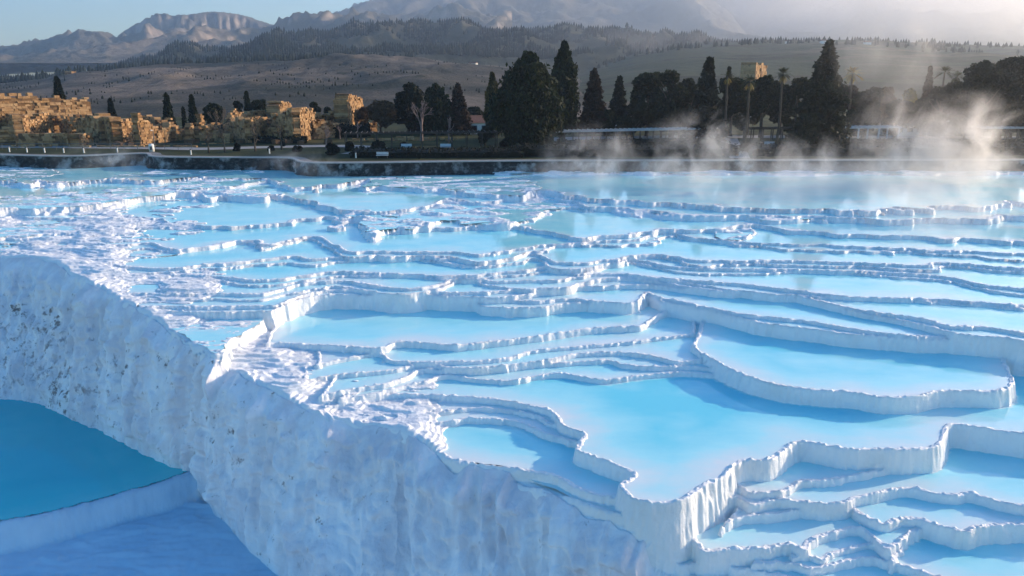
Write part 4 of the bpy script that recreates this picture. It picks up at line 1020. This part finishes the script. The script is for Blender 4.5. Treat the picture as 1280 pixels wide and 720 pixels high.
# ------------------------------------------------------------------ pergolas, cottages, small things
WOOD = plain('dark_wood', (.035, .028, .022), (.07, .055, .042), 5, .7, .2)
PAINT = plain('pale_grey_paint', (.42, .43, .44), (.56, .57, .58), 2, .5)
WHITE = plain('white_render', (.66, .64, .60), (.78, .76, .72), 1.2, .8, .1)
ROOFT = plain('roof_tiles', (.10, .045, .03), (.18, .085, .055), 4, .85, .5)
GLASS = NM('dark_window').done((.02, .03, .04), .1, None, .6)
METAL = plain('dull_metal', (.08, .08, .08), (.15, .15, .15), 5, .45)
def pergola(label, u0, v0, u1, v1, nbay, h, depth, wood, roofm, roof='beams', post=.16, seed=0):
    A_ = np.array(W(u0, v0, 0)); B_ = np.array(W(u1, v1, 0)); L = np.linalg.norm(B_ - A_); t = (B_ - A_) / L; rz = math.atan2(t[1], t[0])
    root = empty('pergola', (A_[0], A_[1], 0), rz, label, 'pergola')
    src = MB().box(-post / 2, post / 2, -post / 2, post / 2, -.2, h).build('post', wood, root)
    k = 0
    for i in range(nbay + 1):
        for yy in (0, depth):
            o = src if k == 0 else src.copy()
            if k: COL.objects.link(o); o.parent = root
            o.location = (L * i / nbay, yy, 0); k += 1
    for yy in (0, depth):
        MB().box(-.4, L + .4, yy - .07, yy + .07, h + .002, h + .2).build('beam', roofm, root)
    rf = MB()
    n = int(L / .9)
    for i in range(n + 1):
        x_ = L * i / n; rf.box(x_ - .05, x_ + .05, -.5, depth + .5, h + .202, h + .32)
    rf.build('rafters', roofm, root)
    return root
pergola('long dark wooden pergola with many posts left of the huge cypress', 432, 186.5, 640, 184, 11, 2.45, 3.2, WOOD, WOOD)
pergola('long pergola with pale roof beams right of the huge cypress', 688, 181.5, 905, 176, 13, 2.2, 3.0, WOOD, PAINT)
pergola('dark low pergola between the palms and the great cedar', 938, 177, 1000, 176, 5, 2.2, 3.0, WOOD, WOOD)
pergola('white framed open shelter behind the steam near the great cedar', 1046, 178, 1122, 177, 3, 2.5, 3.5, PAINT, PAINT, post=.22)
pergola('dark pergola at the right edge beside the umbrella pine', 1225, 177, 1300, 177, 5, 2.4, 3.0, WOOD, PAINT)
# benches
def bench(label, u, v, rz):
    x_, y_ = W(u, v, 0); r = empty('bench', (x_, y_, 0), rz, label, 'bench', 'benches along the plaza')
    MB().box(-.9, .9, -.25, .25, .42, .48).build('seat', PAINT, r)
    MB().box(-.9, .9, .24, .29, .55, .95).build('backrest', PAINT, r)
    for sx in (-.75, .75):
        MB().box(sx - .04, sx + .04, -.22, .28, 0, .419).build('leg', WOOD, r)
bench('small pale bench on the kerb before the left pergola', 478, 198, 0)
bench('pale bench under the middle of the left pergola', 508, 187, 0)
bench('pale bench under the right half of the left pergola', 557, 187, .05)
bench('pale bench at the foot of the hedge below the right pergola', 700, 191, .1)
bench('pale bench beside the great cedar', 962, 184, 0)
# bollards and posts
src = None
BO = [(12,190,'first from the left edge'),(34,190.5,'second from the left edge, under the dark pier'),(56,191,'third from the left edge'),(80,191,'left of the stone cube'),(105,191,'below the stone cube'),(147,190.5,'before the ragged ruin wall'),(239,193.5,'on the lawn edge below the golden wall'),(337,192,'between two bushes on the lawn'),(445,197.5,'on the kerb right of the big bush'),(598,196,'on the kerb near the cottage')]
for i, (u, v, w_) in enumerate(BO):
    x_, y_ = W(u, v, 0)
    r = empty('bollard', (x_, y_, 0), 0, 'white bollard light ' + w_, 'bollard', 'white bollard lights along the kerb')
    if src is None:
        a = MB().tube([(0, 0, 0), (0, 0, .75)], [.10, .10], 10).build('post', WHITE); b = MB().tube([(0, 0, .752), (0, 0, .80), (0, 0, .92)], [.15, .16, .10], 10).build('cap', METAL); src = (a, b)
        a.parent = r; b.parent = r
    else:
        for s_ in src: c_ = s_.copy(); COL.objects.link(c_); c_.parent = r
# white cabinet
x_, y_ = W(190, 189.5, 0); r = empty('utility_cabinet', (x_, y_, 0), .2, 'white rounded utility cabinet at the start of the lawn below the golden wall', 'cabinet')
MB().tube([(0, 0, 0), (0, 0, 1.1), (0, 0, 1.25)], [.42, .42, .30], 14).build('body', WHITE, r, True); MB().box(-.2, .2, -.44, -.40, .3, .9).build('door', METAL, r)
# railings at far left
def railing(label, u0, v0, u1, v1, h=1.0, step=2.2):
    A_ = np.array(W(u0, v0, 0)); B_ = np.array(W(u1, v1, 0)); L = np.linalg.norm(B_ - A_); rz = math.atan2(*(B_ - A_)[::-1]); n = int(L / step)
    r = empty('railing', (A_[0], A_[1], 0), rz, label, 'railing', 'thin metal railings')
    s0 = MB().tube([(0, 0, -.1), (0, 0, h)], [.035, .035], 6).build('post', METAL, r)
    for i in range(1, n + 1): c_ = s0.copy(); COL.objects.link(c_); c_.parent = r; c_.location = (L * i / n, 0, 0)
    MB().tube([(0, 0, h), (L, 0, h)], [.045, .045], 6).build('rail', METAL, r); MB().tube([(0, 0, h * .5), (L, 0, h * .5)], [.025, .025], 6).build('rail', METAL, r)
railing('long thin railing under the ruins at far left', -30, 187, 240, 187.5)
railing('thin railing behind the steam at the right', 1000, 190, 1180, 190)
# lamps
def lamp(label, u, v, h):
    x_, y_ = W(u, v, 0); r = empty('street_lamp', (x_, y_, 0), 0, label, 'street lamp', 'slim street lamps')
    MB().tube([(0, 0, -.1), (0, 0, h)], [.07, .045], 8).build('pole', METAL, r)
    MB().tube([(0, 0, h), (0, -.3, h + .12), (0, -.8, h + .14)], [.05, .05, .09], 8).build('lamp_head', PAINT, r)
lamp('slim lamp post left of the pale pergola end near the ragged conifer', 769, 174, 2.6)
lamp('slim lamp post above the right pergola', 935, 172, 4.0)
lamp('slim lamp post in the right steam', 1180, 174, 3.4)
lamp('slim lamp post by the golden boundary wall', 194, 186, 3.0)
# cottages
def cottage(label, u0, u1, vb, vt, y, dpt, rot=0, roofh=1.4, wins=2, name='cottage', group=None, cat='cottage'):
    x0 = AT(u0, vb, y)[0]; x1 = AT(u1, vb, y)[0]; Wd = x1 - x0; h = max(2.2, AT(u0, vt, y)[2] )
    r = empty(name, ((x0 + x1) / 2, y, 0), rot, label, cat, group)
    w = Wd / 2; MB().box(-w, w, 0, dpt, -.5, h).build('wall', WHITE, r)
    rf = MB(); n = 0
    e = .45
    a = [(-w - e, -e, h + .01), (w + e, -e, h + .01), (w + e, dpt / 2, h + roofh), (-w - e, dpt / 2, h + roofh), (-w - e, dpt + e, h + .01), (w + e, dpt + e, h + .01)]
    rf.v = a; rf.f = [(0, 1, 2, 3), (3, 2, 5, 4), (0, 3, 4), (1, 5, 2), (0, 4, 5, 1)]; rf.build('roof', ROOFT, r)
    for i in range(wins):
        cx = -w + Wd * (i + .7) / (wins + .6)
        f = MB().box(cx - .65, cx + .65, -.06, -.002, h * .35, h * .80).build('window', PAINT, r)
        MB().box(cx - .55, cx + .55, -.09, -.062, h * .35 + .1, h * .80 - .1).build('pane', GLASS, f)
    dx = w - .9; MB().box(dx - .45, dx + .45, -.07, -.002, 0, min(2.1, h * .8)).build('door', WOOD, r)
    return r
cottage('white cottage with dark tiled roof and two windows left of the golden cypress', 584, 617, 165, 153.5, 165, 7, .25)
cottage('smaller sunlit white building behind the russet conifer', 562, 580, 160, 147, 186, 6, .5, 1.0)
cottage('low white flat building seen through the right steam', 1115, 1160, 170, 162, 160, 6, 0, .4, 3)
# tiny houses of the far village, each on the hillside
rs = np.random.RandomState(9)
xx, yy, zz = h_farm; k = 0
def surf_pt(S, u, v):
    xx, yy, zz = S; n_ = 110
    cc = yy * ct + (CAMZ - zz) * st
    U_ = CX + FPX * xx / cc; V_ = CY - FPX * ((zz - CAMZ) * ct + yy * st) / cc
    d = (U_[:n_] - u) ** 2 + ((V_[:n_] - v) * 2) ** 2; i = np.unravel_index(np.argmin(d), d.shape)
    return xx[i], yy[i], zz[i]
VILL = [(986,54.5,h_farm,'alone on the farmland crest'),(1030,54,h_farm,'above the great cedar tip'),(1085,56,h_farm,'on the farmland crest behind the steam'),(590,83,h_foot,'on the foothill crest at centre')]
for u, v, S, w_ in VILL:
    x_, y_, z_ = surf_pt(S, u, v); s_ = .75
    r = empty('house', (x_, y_, z_ - .5), rs.uniform(-.5, .5), 'tiny pale house ' + w_, 'house', 'tiny houses on the far slopes')
    MB().box(-5 * s_, 5 * s_, -3, 3, -1, 3.2).build('wall', WHITE, r); f = MB(); w = 5.4 * s_
    f.v = [(-w, -3.4, 3.21), (w, -3.4, 3.21), (w, 0, 4.6), (-w, 0, 4.6), (-w, 3.4, 3.21), (w, 3.4, 3.21)]; f.f = [(0, 1, 2, 3), (3, 2, 5, 4), (0, 3, 4), (1, 5, 2), (0, 4, 5, 1)]; f.build('roof', ROOFT, r)
# ------------------------------------------------------------------ haze and steam
def volmat(name, color, dens, aniso=0.2):
    m = bpy.data.materials.new(name); m.use_nodes = True; t = m.node_tree; t.nodes.clear()
    out = t.nodes.new('ShaderNodeOutputMaterial'); v = t.nodes.new('ShaderNodeVolumePrincipled')
    v.inputs['Color'].default_value = (*color, 1); v.inputs['Density'].default_value = dens; v.inputs['Anisotropy'].default_value = aniso
    t.links.new(v.outputs[0], out.inputs['Volume']); return m, t, v
hm, _, _ = volmat('haze_air', (.80, .88, 1.0), 1.8e-4, .72)
hb = MB(); hb.box(-9500, 9500, -60, 7900, -16, 900)
o = hb.build('haze', hm); props(o, 'pale blue haze filling the air out to the mountains', 'haze', kind='stuff')

def steam(label, u, v, y, ru, rv, ry, dens, seed, sc=.28, thr=.46):
    """a rising wisp: closed rounded hull with an uneven density inside"""
    c = AT(u, v, y); rx = ru * pxm(y); rz = rv * pxm(y)
    rs = np.random.RandomState(seed)
    v_, f_, _ = blob((0, 0, 0), (rx, ry, rz), rs, 20, 12, .12)
    m, t, vol = volmat('steam', (.99, .94, .90), 0.0, .3)
    tc = t.nodes.new('ShaderNodeTexCoord')
    mp = t.nodes.new('ShaderNodeMapping'); mp.inputs['Scale'].default_value = (1, .8, .85); mp.inputs['Location'].default_value = (seed * 3.1, seed * 1.7, 0)
    mp.inputs['Rotation'].default_value = (0, R(-14), 0)
    nz = t.nodes.new('ShaderNodeTexNoise'); nz.inputs['Scale'].default_value = sc; nz.inputs['Detail'].default_value = 5; nz.inputs['Roughness'].default_value = .62; nz.inputs['Distortion'].default_value = 1.0
    t.links.new(tc.outputs['Object'], mp.inputs[0]); t.links.new(mp.outputs[0], nz.inputs['Vector'])
    mr = t.nodes.new('ShaderNodeMapRange'); mr.inputs['From Min'].default_value = thr; mr.inputs['From Max'].default_value = thr + .24
    t.links.new(nz.outputs[0], mr.inputs['Value'])
    m2 = t.nodes.new('ShaderNodeMapping'); m2.inputs['Scale'].default_value = (1 / rx, 1 / ry, 1 / rz); t.links.new(tc.outputs['Object'], m2.inputs[0])
    ln = t.nodes.new('ShaderNodeVectorMath'); ln.operation = 'LENGTH'; t.links.new(m2.outputs[0], ln.inputs[0])
    fo = t.nodes.new('ShaderNodeMapRange'); fo.interpolation_type = 'SMOOTHSTEP'; fo.inputs['From Min'].default_value = .95; fo.inputs['From Max'].default_value = .15
    t.links.new(ln.outputs['Value'], fo.inputs['Value'])
    mu = t.nodes.new('ShaderNodeMath'); mu.operation = 'MULTIPLY'; t.links.new(mr.outputs[0], mu.inputs[0]); t.links.new(fo.outputs[0], mu.inputs[1])
    mk = t.nodes.new('ShaderNodeMath'); mk.operation = 'MULTIPLY'; mk.inputs[1].default_value = dens; t.links.new(mu.outputs[0], mk.inputs[0])
    t.links.new(mk.outputs[0], vol.inputs['Density'])
    o = np_mesh('steam', v_, f_, m); o.location = c; props(o, label, 'steam', kind='stuff')
steam('thin steam wisp rising before the right pergola', 740, 196, 106, 80, 52, 5, .24, 1)
steam('steam rising before the left palms', 880, 200, 104, 100, 75, 6, .30, 2)
steam('bluish steam puff below the great cedar', 1000, 206, 103, 85, 50, 6, .26, 3)
steam('tall steam column right of the great cedar', 1108, 178, 104, 62, 92, 7, .22, 4)
steam('largest warm lit steam cloud at the right', 1200, 186, 103, 110, 84, 8, .38, 5, .22, .40)
steam('steam drifting over the pools at the right edge', 1205, 262, 80, 150, 85, 7, .26, 6, .24, .44)
steam('thin high steam veil above the right trees', 1120, 70, 112, 110, 80, 10, .05, 7, .15, .42)
steam('low mist lying on the far water at the right', 1090, 226, 92, 240, 40, 12, .11, 10, .12, .40)
steam('pale mist over the pools left of the right edge', 1120, 290, 74, 110, 55, 7, .10, 11, .2, .42)
steam('thin mist over the water below the left palms', 800, 222, 98, 190, 40, 8, .13, 12, .15, .42)
steam('soft mist over the middle distance pools', 900, 258, 86, 170, 46, 8, .10, 13, .18, .44)
steam('faint steam wisp by the left retaining wall', 125, 205, 112, 80, 36, 5, .14, 8)
steam('faint steam patch at the bend of the kerb', 370, 207, 108, 70, 28, 5, .12, 9)
steam('added mist volume making the bright sky glow at the upper right', 1190, 2, 3000, 400, 100, 1100, 1.3e-3, 20, .0012, .28)  # added volume, its scattering stands in for the white sun glow
steam('pale smoke drifting over the far slope beyond the trees', 830, 52, 1250, 170, 26, 200, 1.6e-3, 21, .006, .40)
# ------------------------------------------------------------------ light
SUN_AZ, SUN_EL = 66.0, 16.0      # degrees right of the view direction, height
wld = bpy.data.worlds.new('World'); scene.world = wld; wld.use_nodes = True
nt = wld.node_tree; bg = nt.nodes['Background']
sky = nt.nodes.new('ShaderNodeTexSky'); sky.sky_type = 'NISHITA'; sky.sun_disc = False
sky.sun_elevation = R(SUN_EL); sky.sun_rotation = R(SUN_AZ)
sky.air_density = 1.0; sky.dust_density = .6; sky.ozone_density = 2.5; sky.altitude = 300
hs = nt.nodes.new('ShaderNodeHueSaturation'); hs.inputs['Saturation'].default_value = 1.32
nt.links.new(sky.outputs[0], hs.inputs['Color']); nt.links.new(hs.outputs[0], bg.inputs[0]); bg.inputs[1].default_value = .15
ld = bpy.data.lights.new('sun', 'SUN'); ld.energy = 5.0; ld.angle = R(.6); ld.color = (1.0, .78, .55)
lo = bpy.data.objects.new('sun', ld); COL.objects.link(lo)
lo.location = (60, 30, 60)
from mathutils import Vector
dv = Vector((math.sin(R(SUN_AZ)) * math.cos(R(SUN_EL)), math.cos(R(SUN_AZ)) * math.cos(R(SUN_EL)), math.sin(R(SUN_EL))))
lo.rotation_euler = dv.to_track_quat('Z', 'Y').to_euler()
vs = scene.view_settings
vs.view_transform = 'Standard'; vs.look = 'None'; vs.gamma = 1; vs.exposure = .9; vs.use_curve_mapping = False
scene.cycles.use_denoising = True
scene.cycles.max_bounces = 5; scene.cycles.diffuse_bounces = 3; scene.cycles.glossy_bounces = 2
scene.cycles.volume_bounces = 1; scene.cycles.transparent_max_bounces = 12
scene.cycles.volume_step_rate = 1.0; scene.cycles.volume_max_steps = 128
scene.cycles.use_adaptive_sampling = True; scene.cycles.adaptive_threshold = .02
